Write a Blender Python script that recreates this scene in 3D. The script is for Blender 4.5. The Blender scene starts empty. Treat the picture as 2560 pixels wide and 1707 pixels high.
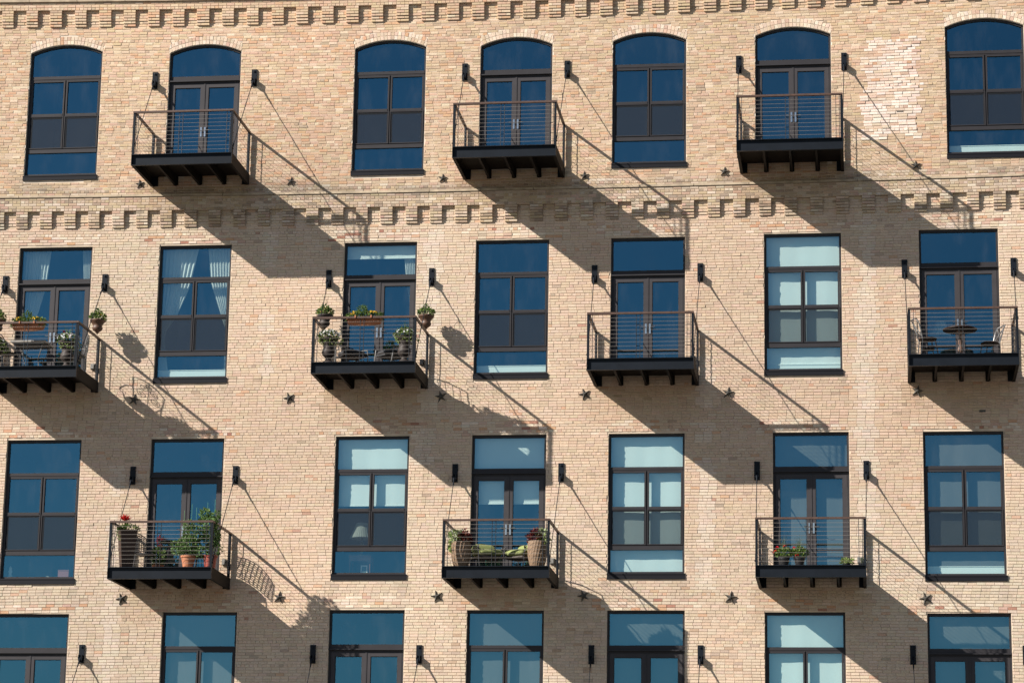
import bpy, math, random
from mathutils import Vector, Matrix
R = math.radians
rnd = random.Random(7)
scene = bpy.context.scene
COL = scene.collection

# ------------------------------------------------------------------ camera
YAW, PIT, ROL = -0.136053, 0.228434, 0.016705
FPX = 6667.41
CAM = Vector((22.2743, -60.5102, 1.65))
_r0 = Vector((math.cos(YAW), -math.sin(YAW), 0)); _fh = Vector((math.sin(YAW), math.cos(YAW), 0)); _z = Vector((0, 0, 1))
FWD = _fh * math.cos(PIT) + _z * math.sin(PIT)
_up = -_fh * math.sin(PIT) + _z * math.cos(PIT)
RIGHT = _r0 * math.cos(ROL) + _up * math.sin(ROL)
UP = -_r0 * math.sin(ROL) + _up * math.cos(ROL)
cd = bpy.data.cameras.new('camera'); cam = bpy.data.objects.new('camera', cd); COL.objects.link(cam)
M = Matrix((RIGHT, UP, -FWD)).transposed().to_4x4(); M.translation = CAM
cam.matrix_world = M
cd.sensor_fit = 'HORIZONTAL'; cd.sensor_width = 36; cd.lens = FPX / 2560 * 36
cd.clip_start = 0.5; cd.clip_end = 5000
scene.camera = cam

def at(px, py, Y):
    """world point on the plane y=Y behind photo pixel (2560x1707)"""
    d = RIGHT * ((px - 1280) / FPX) + UP * (-(py - 853.5) / FPX) + FWD
    t = (Y - CAM.y) / d.y
    return CAM + d * t

# ------------------------------------------------------------------ light
SUN_TO = Vector((-1.635, -1.0, 1.274)).normalized()
SUN_EL = math.asin(SUN_TO.z); SUN_ROT = math.atan2(SUN_TO.x, SUN_TO.y) % (2 * math.pi)
w = bpy.data.worlds.new('World'); scene.world = w; w.use_nodes = True
wn = w.node_tree.nodes; wl = w.node_tree.links
sky = wn.new('ShaderNodeTexSky'); sky.sky_type = 'NISHITA'; sky.sun_disc = False
sky.sun_elevation = SUN_EL; sky.sun_rotation = SUN_ROT
sky.altitude = 200; sky.air_density = 1.0; sky.dust_density = 0.4; sky.ozone_density = 1.6
wl.new(sky.outputs[0], wn['Background'].inputs[0]); wn['Background'].inputs[1].default_value = 0.044
sd = bpy.data.lights.new('sun', 'SUN'); sd.energy = 5.0; sd.angle = R(0.5); sd.color = (1.0, 0.94, 0.87)
so = bpy.data.objects.new('sun', sd); COL.objects.link(so)
so.rotation_euler = SUN_TO.to_track_quat('Z', 'Y').to_euler(); so.location = SUN_TO * 80
vs = scene.view_settings
vs.view_transform = 'Standard'; vs.look = 'None'; vs.gamma = 1; vs.use_curve_mapping = False
vs.exposure = 0.88
scene.render.engine = 'CYCLES'
scene.cycles.max_bounces = 8; scene.cycles.transparent_max_bounces = 16

# ------------------------------------------------------------------ materials
MATS = {}
def nodes_of(name):
    m = bpy.data.materials.new(name); m.use_nodes = True
    n = m.node_tree.nodes; return m, n, m.node_tree.links, n['Principled BSDF']
def mat(name, col, rough=.6, metal=0, noise=0, nscale=8, bump=0, spec=.5):
    if name in MATS: return MATS[name]
    m, n, l, b = nodes_of(name)
    b.inputs['Base Color'].default_value = (*col, 1); b.inputs['Roughness'].default_value = rough
    b.inputs['Metallic'].default_value = metal; b.inputs['Specular IOR Level'].default_value = spec
    if noise:
        tc = n.new('ShaderNodeTexCoord'); t = n.new('ShaderNodeTexNoise'); t.inputs['Scale'].default_value = nscale
        t.inputs['Detail'].default_value = 6; l.new(tc.outputs['Object'], t.inputs['Vector'])
        mx = n.new('ShaderNodeMix'); mx.data_type = 'RGBA'; mx.blend_type = 'MULTIPLY'; mx.inputs[0].default_value = 1
        mr = n.new('ShaderNodeMapRange'); mr.inputs[1].default_value = .3; mr.inputs[2].default_value = .7
        mr.inputs[3].default_value = 1 - noise; mr.inputs[4].default_value = 1 + noise * .6
        l.new(t.outputs[0], mr.inputs[0]); mx.inputs[6].default_value = (*col, 1); l.new(mr.outputs[0], mx.inputs[7])
        l.new(mx.outputs[2], b.inputs['Base Color'])
        if bump:
            bp = n.new('ShaderNodeBump'); bp.inputs['Strength'].default_value = bump; bp.inputs['Distance'].default_value = .01
            l.new(t.outputs[0], bp.inputs['Height']); l.new(bp.outputs[0], b.inputs['Normal'])
    MATS[name] = m; return m
def tinted(name, rough=.9, grain=.18, gscale=60, bump=.3, translucent=0, streak=0):
    """colour comes from the mesh's own 'tint' attribute (each brick / leaf has its colour)"""
    m, n, l, b = nodes_of(name); MATS[name] = m
    a = n.new('ShaderNodeAttribute'); a.attribute_name = 'tint'
    g = n.new('ShaderNodeNewGeometry')
    t = n.new('ShaderNodeTexNoise'); t.inputs['Scale'].default_value = gscale; t.inputs['Detail'].default_value = 4
    l.new(g.outputs['Position'], t.inputs['Vector'])
    mr = n.new('ShaderNodeMapRange'); mr.inputs[1].default_value = .3; mr.inputs[2].default_value = .7
    mr.inputs[3].default_value = 1 - grain; mr.inputs[4].default_value = 1 + grain
    l.new(t.outputs[0], mr.inputs[0])
    mx = n.new('ShaderNodeMix'); mx.data_type = 'RGBA'; mx.blend_type = 'MULTIPLY'; mx.inputs[0].default_value = 1
    l.new(a.outputs['Color'], mx.inputs[6]); l.new(mr.outputs[0], mx.inputs[7])
    out = mx.outputs[2]
    if streak:
        sep = n.new('ShaderNodeMapping'); sep.inputs['Scale'].default_value = (3.2, 1, .22)
        l.new(g.outputs['Position'], sep.inputs['Vector'])
        t2 = n.new('ShaderNodeTexNoise'); t2.inputs['Scale'].default_value = 1.0; t2.inputs['Detail'].default_value = 5
        t2.inputs['Roughness'].default_value = .62
        l.new(sep.outputs[0], t2.inputs['Vector'])
        r2 = n.new('ShaderNodeMapRange'); r2.inputs[1].default_value = .60; r2.inputs[2].default_value = .82; r2.inputs[4].default_value = streak
        l.new(t2.outputs[0], r2.inputs[0])
        m2 = n.new('ShaderNodeMix'); m2.data_type = 'RGBA'
        l.new(r2.outputs[0], m2.inputs[0]); l.new(out, m2.inputs[6]); m2.inputs[7].default_value = (.66, .56, .45, 1)
        r3 = n.new('ShaderNodeMapRange'); r3.inputs[1].default_value = .42; r3.inputs[2].default_value = .22; r3.inputs[4].default_value = streak
        l.new(t2.outputs[0], r3.inputs[0])
        m3 = n.new('ShaderNodeMix'); m3.data_type = 'RGBA'; m3.blend_type = 'MULTIPLY'
        l.new(r3.outputs[0], m3.inputs[0]); l.new(m2.outputs[2], m3.inputs[6]); m3.inputs[7].default_value = (.55, .5, .46, 1)
        out = m3.outputs[2]
    l.new(out, b.inputs['Base Color']); b.inputs['Roughness'].default_value = rough
    b.inputs['Specular IOR Level'].default_value = .25
    if bump:
        bp = n.new('ShaderNodeBump'); bp.inputs['Strength'].default_value = bump; bp.inputs['Distance'].default_value = .006
        l.new(t.outputs[0], bp.inputs['Height']); l.new(bp.outputs[0], b.inputs['Normal'])
    if translucent:
        tr = n.new('ShaderNodeBsdfTranslucent'); l.new(out, tr.inputs[0])
        ms = n.new('ShaderNodeMixShader'); ms.inputs[0].default_value = translucent
        l.new(b.outputs[0], ms.inputs[1]); l.new(tr.outputs[0], ms.inputs[2])
        l.new(ms.outputs[0], n['Material Output'].inputs[0])
    return m
BRICK = tinted('brick', .92, .16, 55, .35, 0, .42)
LEAF = tinted('leaf', .55, .12, 30, 0, .35)

def mortar_mat():
    m, n, l, b = nodes_of('mortar')
    g = n.new('ShaderNodeNewGeometry'); sx = n.new('ShaderNodeSeparateXYZ'); l.new(g.outputs['Position'], sx.inputs[0])
    t = n.new('ShaderNodeTexNoise'); t.inputs['Scale'].default_value = .8; t.inputs['Detail'].default_value = 6
    l.new(g.outputs['Position'], t.inputs['Vector'])
    ad = n.new('ShaderNodeMath'); ad.operation = 'MULTIPLY_ADD'; ad.inputs[1].default_value = 2.5
    l.new(t.outputs[0], ad.inputs[0]); l.new(sx.outputs[2], ad.inputs[2])
    mr = n.new('ShaderNodeMapRange'); mr.inputs[1].default_value = 19.8; mr.inputs[2].default_value = 21.6
    l.new(ad.outputs[0], mr.inputs[0])
    cr = n.new('ShaderNodeMix'); cr.data_type = 'RGBA'
    cr.inputs[6].default_value = (.60, .49, .375, 1); cr.inputs[7].default_value = (.68, .58, .47, 1)
    l.new(mr.outputs[0], cr.inputs[0])
    t3 = n.new('ShaderNodeTexNoise'); t3.inputs['Scale'].default_value = 2.2; t3.inputs['Detail'].default_value = 8
    l.new(g.outputs['Position'], t3.inputs['Vector'])
    mr3 = n.new('ShaderNodeMapRange'); mr3.inputs[1].default_value = .35; mr3.inputs[2].default_value = .65
    mr3.inputs[3].default_value = .78; mr3.inputs[4].default_value = 1.18
    l.new(t3.outputs[0], mr3.inputs[0])
    mx = n.new('ShaderNodeMix'); mx.data_type = 'RGBA'; mx.blend_type = 'MULTIPLY'; mx.inputs[0].default_value = 1
    l.new(cr.outputs[2], mx.inputs[6]); l.new(mr3.outputs[0], mx.inputs[7]); l.new(mx.outputs[2], b.inputs['Base Color'])
    b.inputs['Roughness'].default_value = .95; b.inputs['Specular IOR Level'].default_value = .2
    return m
MORTAR = mortar_mat()

def glass_mat(name, tint, refl, f0):
    m = bpy.data.materials.new(name); m.use_nodes = True; n = m.node_tree.nodes; l = m.node_tree.links
    n.remove(n['Principled BSDF'])
    tr = n.new('ShaderNodeBsdfTransparent'); tr.inputs[0].default_value = (*tint, 1)
    gl = n.new('ShaderNodeBsdfGlossy'); gl.inputs['Color'].default_value = (*refl, 1); gl.inputs['Roughness'].default_value = .015
    g = n.new('ShaderNodeNewGeometry'); t = n.new('ShaderNodeTexNoise'); t.inputs['Scale'].default_value = .7
    l.new(g.outputs['Position'], t.inputs['Vector'])
    bp = n.new('ShaderNodeBump'); bp.inputs['Strength'].default_value = .12; bp.inputs['Distance'].default_value = .02
    l.new(t.outputs[0], bp.inputs['Height']); l.new(bp.outputs[0], gl.inputs['Normal'])
    fr = n.new('ShaderNodeLayerWeight'); fr.inputs[0].default_value = .5
    pw = n.new('ShaderNodeMath'); pw.operation = 'POWER'; pw.inputs[1].default_value = 4.5; l.new(fr.outputs['Facing'], pw.inputs[0])
    mr = n.new('ShaderNodeMapRange'); mr.inputs[3].default_value = f0; mr.inputs[4].default_value = 1
    l.new(pw.outputs[0], mr.inputs[0])
    ms = n.new('ShaderNodeMixShader'); l.new(mr.outputs[0], ms.inputs[0]); l.new(tr.outputs[0], ms.inputs[1]); l.new(gl.outputs[0], ms.inputs[2])
    mp = n.new('ShaderNodeMapping'); mp.inputs['Scale'].default_value = (1.6, 1, .55); mp.inputs['Rotation'].default_value = (0, .35, 0); l.new(g.outputs['Position'], mp.inputs[0])
    d1 = n.new('ShaderNodeTexNoise'); d1.inputs['Scale'].default_value = 1.5; d1.inputs['Detail'].default_value = 9; d1.inputs['Roughness'].default_value = .68; l.new(mp.outputs[0], d1.inputs['Vector'])
    dm = n.new('ShaderNodeMapRange'); dm.inputs[1].default_value = .48; dm.inputs[2].default_value = .80; dm.inputs[4].default_value = .032; l.new(d1.outputs[0], dm.inputs[0])
    df = n.new('ShaderNodeBsdfDiffuse'); df.inputs[0].default_value = (.55, .55, .52, 1)
    m2 = n.new('ShaderNodeMixShader'); l.new(dm.outputs[0], m2.inputs[0]); l.new(ms.outputs[0], m2.inputs[1]); l.new(df.outputs[0], m2.inputs[2])
    l.new(m2.outputs[0], n['Material Output'].inputs[0])
    MATS[name] = m; return m
GLASS = glass_mat('window_glass', (.83, .935, .91), (.25, .72, 1.0), .25)

def screen_mat():
    m = bpy.data.materials.new('insect_mesh'); m.use_nodes = True; n = m.node_tree.nodes; l = m.node_tree.links
    b = n['Principled BSDF']; b.inputs['Base Color'].default_value = (.009, .012, .018, 1); b.inputs['Roughness'].default_value = .8
    tr = n.new('ShaderNodeBsdfTransparent'); ms = n.new('ShaderNodeMixShader'); ms.inputs[0].default_value = .45
    l.new(tr.outputs[0], ms.inputs[1]); l.new(b.outputs[0], ms.inputs[2]); l.new(ms.outputs[0], n['Material Output'].inputs[0])
    return m
SCREEN = screen_mat()
def cloth_mat(name, col, transl):
    m, n, l, b = nodes_of(name); b.inputs['Base Color'].default_value = (*col, 1); b.inputs['Roughness'].default_value = .95
    tr = n.new('ShaderNodeBsdfTranslucent'); tr.inputs[0].default_value = (*col, 1)
    ms = n.new('ShaderNodeMixShader'); ms.inputs[0].default_value = transl
    l.new(b.outputs[0], ms.inputs[1]); l.new(tr.outputs[0], ms.inputs[2]); l.new(ms.outputs[0], n['Material Output'].inputs[0])
    return m
BLIND = cloth_mat('blind_fabric', (.88, .88, .83), .10)
SHEER = cloth_mat('curtain_fabric', (.82, .82, .78), .25)
FRAME = mat('bronze_frame', (.027, .025, .028), .55, 0, .12, 4, spec=.3)
DOORFR = mat('bronze_door', (.044, .040, .043), .55, 0, .12, 4, spec=.3)
SILL = mat('sill_metal', (.008, .008, .011), .6, spec=.2)
STEEL = mat('black_steel', (.007, .010, .015), .5, 0, .25, 3, spec=.18)
UNDER = mat('deck_steel', (.014, .011, .009), .7, spec=.15)
RAILW = mat('brown_handrail', (.082, .044, .030), .5, 0, .3, 14)
CABLE = mat('steel_cable', (.32, .285, .25), .45, .4)
CHROME = mat('satin_nickel', (.75, .75, .74), .25, 1)
IRON = mat('anchor_iron', (.07, .065, .055), .7, 0, .3, 20)
STONE = mat('lime_stone', (.40, .32, .225), .9, 0, .3, 5, .3)
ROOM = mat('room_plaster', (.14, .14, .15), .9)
WHITE = mat('white_paint', (.84, .85, .80), .6)

# ------------------------------------------------------------------ mesh helpers
class MB:
    def __init__(s): s.v = []; s.f = []; s.t = []; s.tint = None
    def add(s, verts, faces, tint=None):
        o = len(s.v); s.v += [tuple(x) for x in verts]; s.f += [tuple(i + o for i in f) for f in faces]
        s.t += [tint or s.tint or (.5, .5, .5)] * len(verts)
    def box(s, x0, x1, y0, y1, z0, z1, tint=None):
        s.add([(x0, y0, z0), (x1, y0, z0), (x1, y1, z0), (x0, y1, z0), (x0, y0, z1), (x1, y0, z1), (x1, y1, z1), (x0, y1, z1)],
              [(0, 3, 2, 1), (4, 5, 6, 7), (0, 1, 5, 4), (1, 2, 6, 5), (2, 3, 7, 6), (3, 0, 4, 7)], tint)
    def tube(s, pts, r, n=6, tint=None, closed=False):
        pts = [Vector(p) for p in pts]; N = len(pts)
        rr = r if isinstance(r, (list, tuple)) else [r] * N
        verts = []; ref = Vector((.31, .17, .93))
        for i, p in enumerate(pts):
            a = pts[(i - 1) % N] if (i > 0 or closed) else p; b = pts[(i + 1) % N] if (i < N - 1 or closed) else p
            d = (b - a).normalized() if (b - a).length > 1e-9 else Vector((0, 0, 1))
            u = d.cross(ref)
            if u.length < .05: u = d.cross(Vector((1, 0, 0)))
            u.normalize(); v = d.cross(u)
            for k in range(n):
                an = 2 * math.pi * k / n; verts.append(p + (u * math.cos(an) + v * math.sin(an)) * rr[i])
        faces = []
        for i in range(N if closed else N - 1):
            j = (i + 1) % N
            for k in range(n):
                k2 = (k + 1) % n; faces.append((i * n + k, i * n + k2, j * n + k2, j * n + k))
        if not closed: faces += [tuple(range(n - 1, -1, -1)), tuple((N - 1) * n + k for k in range(n))]
        s.add(verts, faces, tint)
    def lathe(s, prof, c=(0, 0, 0), n=20, tint=None, sq=False, a0=0, flute=0):
        verts = []; faces = []
        for r, z in prof:
            for k in range(n):
                an = a0 + 2 * math.pi * k / n; q = r * (1 + (flute if k % 2 else 0))
                verts.append((c[0] + q * math.cos(an), c[1] + q * math.sin(an), c[2] + z))
        for i in range(len(prof) - 1):
            for k in range(n):
                k2 = (k + 1) % n; faces.append((i * n + k, i * n + k2, (i + 1) * n + k2, (i + 1) * n + k))
        faces += [tuple(range(n - 1, -1, -1)), tuple((len(prof) - 1) * n + k for k in range(n))]
        s.add(verts, faces, tint)
    def leaf(s, p, d, up, L, W, tint):
        d = d.normalized(); sd = d.cross(up)
        if sd.length < .01: sd = Vector((1, 0, 0))
        sd.normalize(); nn = sd.cross(d)
        s.add([p, p + d * L * .45 + sd * W + nn * W * .3, p + d * L - nn * L * .12, p + d * L * .45 - sd * W + nn * W * .3], [(0, 1, 2, 3)], tint)
    def build(s, name, m, parent=None, smooth=False):
        me = bpy.data.meshes.new(name); me.from_pydata(s.v, [], s.f)
        at_ = me.attributes.new('tint', 'FLOAT_COLOR', 'POINT')
        buf = []
        for c in s.t: buf += [c[0], c[1], c[2], 1.0]
        at_.data.foreach_set('color', buf)
        me.materials.append(m)
        if smooth: me.polygons.foreach_set('use_smooth', [True] * len(me.polygons))
        me.update()
        o = bpy.data.objects.new(name, me); COL.objects.link(o)
        if parent: o.parent = parent
        return o
def tag(o, label, cat, group=None):
    o['label'] = label; o['category'] = cat
    if group: o['group'] = group
    return o
def empty(name, loc=(0, 0, 0), parent=None, rz=0):
    o = bpy.data.objects.new(name, None); o.empty_display_size = .1; o.location = loc; o.rotation_euler[2] = rz
    COL.objects.link(o)
    if parent: o.parent = parent
    return o
def thing(name, label, cat, loc, rz=0, group=None):
    return tag(empty(name, loc, None, rz), label, cat, group)
def copy_tree(o, parent=None):
    c = o.copy(); COL.objects.link(c)
    if parent: c.parent = parent
    for ch in [x for x in ALLKIDS.get(o.name, [])]: copy_tree(ch, c)
    return c
ALLKIDS = {}
def index_kids():
    ALLKIDS.clear()
    for o in bpy.data.objects:
        if o.parent: ALLKIDS.setdefault(o.parent.name, []).append(o)

# value noise for zones of brick colour
def _h(i, j, s=0):
    n = (i * 374761393 + j * 668265263 + s * 1442695041) & 0xffffffff
    n = ((n ^ (n >> 13)) * 1274126177) & 0xffffffff
    return ((n ^ (n >> 16)) & 0xffff) / 65535
def vn(x, y, s=0):
    i, j = math.floor(x), math.floor(y); fx, fy = x - i, y - j
    fx = fx * fx * (3 - 2 * fx); fy = fy * fy * (3 - 2 * fy)
    a = _h(i, j, s) * (1 - fx) + _h(i + 1, j, s) * fx; b = _h(i, j + 1, s) * (1 - fx) + _h(i + 1, j + 1, s) * fx
    return a * (1 - fy) + b * fy
def bow(x, z):   # the old courses sag and rise a little along the facade
    return 0.000105 * (z - 14.5) * (x - 13.7) ** 2 + .007 * (vn(x * .9, z * 2.2, 31) - .5)

# ------------------------------------------------------------------ ground
g = MB(); g.add([(-1500, -1500, 0), (1500, -1500, 0), (1500, 1500, 0), (-1500, 1500, 0)], [(0, 1, 2, 3)])
GROUND = mat('ground_gravel', (.13, .12, .105), .95, 0, .4, .6)
o = g.build('ground', GROUND); o['kind'] = 'structure'

# ------------------------------------------------------------------ openings
# id: (x0, x1, z top or springing, z bottom, kind)
OP = {
 'A1': (1.86, 3.69, 23.333, 20.05, 'wa'), 'A2': (5.397, 7.191, 23.238, 20.09, 'da'), 'A3': (10.02, 11.776, 23.213, 19.988, 'wa'),
 'A4': (13.113, 14.859, 23.188, 20.09, 'da'), 'A5': (16.316, 18.08, 23.21, 20.026, 'wa'), 'A6': (19.72, 21.509, 23.24, 20.09, 'da'),
 'A7': (24.19, 26.02, 23.323, 20.075, 'wa'),
 'B1': (1.881, 3.70, 18.358, 15.0, 'd'), 'B2': (5.376, 7.15, 18.342, 14.938, 'w'), 'B3': (9.914, 11.673, 18.327, 15.0, 'd'),
 'B4': (13.092, 14.841, 18.324, 14.944, 'w'), 'B5': (16.312, 18.059, 18.321, 15.0, 'd'), 'B6': (19.907, 21.697, 18.347, 14.94, 'w'),
 'B7': (23.49, 25.304, 18.377, 15.0, 'd'),
 'C1': (1.855, 3.682, 13.603, 10.14, 'w'), 'C2': (5.389, 7.165, 13.6, 10.275, 'd'), 'C3': (9.848, 11.604, 13.621, 10.222, 'w'),
 'C4': (13.089, 14.835, 13.622, 10.275, 'd'), 'C5': (16.293, 18.056, 13.621, 10.226, 'w'), 'C6': (20.084, 21.82, 13.613, 10.275, 'd'),
 'C7': (23.502, 25.31, 13.6, 10.16, 'w'),
 'D1': (1.80, 3.605, 9.44, 6.06, 'd'), 'D2': (5.86, 7.639, 9.483, 6.03, 'w'), 'D3': (9.828, 11.597, 9.528, 6.06, 'd'),
 'D4': (13.054, 14.835, 9.518, 6.03, 'w'), 'D5': (16.29, 18.065, 9.51, 6.06, 'd'), 'D6': (19.88, 21.689, 9.471, 6.03, 'w'),
 'D7': (23.519, 25.379, 9.441, 6.06, 'd')}
RISE = .20
def arch(x0, x1):
    hw = (x1 - x0) / 2; rad = (hw * hw + RISE * RISE) / (2 * RISE); return (x0 + x1) / 2, hw, rad

building = thing('brick_building', 'cream and tan brick loft building with dark framed windows and corbelled bands', 'building', (13.7, 0, 0))
BX = 13.7
class Off:      # children of the building are given in world coordinates, shifted to the Empty
    pass
def bpart(mb, name, m, parent=None, smooth=False):
    mb.v = [(x - BX, y, z) for x, y, z in mb.v]
    return mb.build(name, m, parent or building, smooth)

XL, XR, ZB, ZT = -6.0, 33.0, 4.6, 24.74
# --- wall sheet with holes
wl_ = MB()
xs = sorted({XL, XR} | {v for k in OP.values() for v in k[:2]}); zs = sorted({0.0, ZB, ZT} | {k[3] for k in OP.values()} | {k[2] for k in OP.values()} | {k[2] + RISE + .02 for k in OP.values() if k[4][-1] == 'a'})
for i in range(len(xs) - 1):
    col = []
    for j in range(len(zs) - 1):
        xm, zm = (xs[i] + xs[i + 1]) / 2, (zs[j] + zs[j + 1]) / 2
        hole = any(k[0] < xm < k[1] and k[3] < zm < k[2] + (RISE + .02 if k[4][-1] == 'a' else 0) for k in OP.values())
        if hole: continue
        a, b, c, d = xs[i], xs[i + 1], zs[j], zs[j + 1]
        wl_.add([(a, 0, c), (b, 0, c), (b, 0, d), (a, 0, d)], [(0, 1, 2, 3)])
# reveals and spandrels
DEP = .17
for k, (x0, x1, zt, zb, kd) in OP.items():
    wl_.add([(x0, 0, zb), (x0, DEP, zb), (x0, DEP, zt), (x0, 0, zt)], [(0, 1, 2, 3)])
    wl_.add([(x1, 0, zb), (x1, DEP, zb), (x1, DEP, zt), (x1, 0, zt)], [(3, 2, 1, 0)])
    wl_.add([(x0, 0, zb), (x1, 0, zb), (x1, DEP, zb), (x0, DEP, zb)], [(0, 1, 2, 3)])
    if kd[-1] == 'a':
        xc, hw, rad = arch(x0, x1); zc = zt + RISE - rad; N = 20; top = zt + RISE + .02
        for i in range(N):
            xa = x0 + (x1 - x0) * i / N; xb = x0 + (x1 - x0) * (i + 1) / N
            za = zc + math.sqrt(max(rad ** 2 - (xa - xc) ** 2, 0)); zbb = zc + math.sqrt(max(rad ** 2 - (xb - xc) ** 2, 0))
            wl_.add([(xa, 0, za), (xb, 0, zbb), (xb, 0, top), (xa, 0, top)], [(0, 1, 2, 3)])
            wl_.add([(xa, 0, za), (xa, DEP, za), (xb, DEP, zbb), (xb, 0, zbb)], [(0, 1, 2, 3)])
            wl_.add([(xa, DEP, za), (xb, DEP, zbb), (xb, DEP, top + .1), (xa, DEP, top + .1)], [(0, 1, 2, 3)])
    else:
        wl_.add([(x0, 0, zt), (x0, DEP, zt), (x1, DEP, zt), (x1, 0, zt)], [(0, 1, 2, 3)])
# roof, ends and back so that the building is a closed block
wl_.add([(XL, 0, ZT), (XR, 0, ZT), (XR, 14, ZT), (XL, 14, ZT)], [(0, 1, 2, 3)])
wl_.add([(XL, 0, 0), (XL, 14, 0), (XL, 14, ZT), (XL, 0, ZT)], [(3, 2, 1, 0)])
wl_.add([(XR, 0, 0), (XR, 14, 0), (XR, 14, ZT), (XR, 0, ZT)], [(0, 1, 2, 3)])
wl_.add([(XL, 14, 0), (XR, 14, 0), (XR, 14, ZT), (XL, 14, ZT)], [(3, 2, 1, 0)])
bpart(wl_, 'wall', MORTAR)

# --- brick colours (real brick albedos)
TAN = (.53, .40, .285); CREAM = (.61, .485, .37); PINK = (.54, .37, .28); ORANGE = (.55, .33, .205)
BROWN = (.38, .295, .22); YELL = (.55, .425, .28); PALE = (.68, .57, .45); RED = (.38, .19, .135); PINKP = (.62, .475, .365)
def jit(c, a=.10):
    k = 1 + rnd.uniform(-a, a); return tuple(max(.02, v * k * (1 + rnd.uniform(-.03, .03))) for v in c)
def pick(pairs):
    s = sum(p for _, p in pairs); r = rnd.random() * s
    for c, p in pairs:
        r -= p
        if r <= 0: return c
    return pairs[-1][0]
STARS = [(4.8, 19.9, .8), (8.54, 19.88, .8), (12.25, 19.87, .8), (15.66, 19.86, .8), (18.98, 19.88, .85), (23.45, 19.93, .85), (4.92, 14.55, 1), (8.69, 14.55, 1), (12.33, 14.54, 1),
         (15.72, 14.56, 1), (19.06, 14.55, 1), (23.39, 14.54, 1), (4.85, 9.79, 1), (8.62, 9.82, 1), (12.34, 9.84, 1), (15.74, 9.84, 1), (19.1, 9.80, 1.05), (23.49, 9.77, 1.05)]
PATCHES = [(22.25, 23.6, 20.6, 22.95)]
BALS = {'A2': (6.299, 20.09), 'A4': (13.978, 20.09), 'A6': (20.572, 20.09), 'B1': (2.81, 15.0), 'B3': (10.80, 15.0), 'B5': (17.171, 15.0),
        'B7': (24.392, 15.0), 'C2': (6.229, 10.275), 'C4': (13.95, 10.275), 'C6': (20.963, 10.275),
        'D1': (2.72, 6.06), 'D3': (10.715, 6.06), 'D5': (17.18, 6.06), 'D7': (24.43, 6.06)}
def in_patch(x, z):
    for a, b, c, d in PATCHES:
        e = .28 * (vn(x * 3, z * 3, 9) - .5) + .2 * (vn(0, z * 6, 5) - .5)
        if a + e < x < b + e and c + e < z < d + e * .5: return True
    return False
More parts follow.
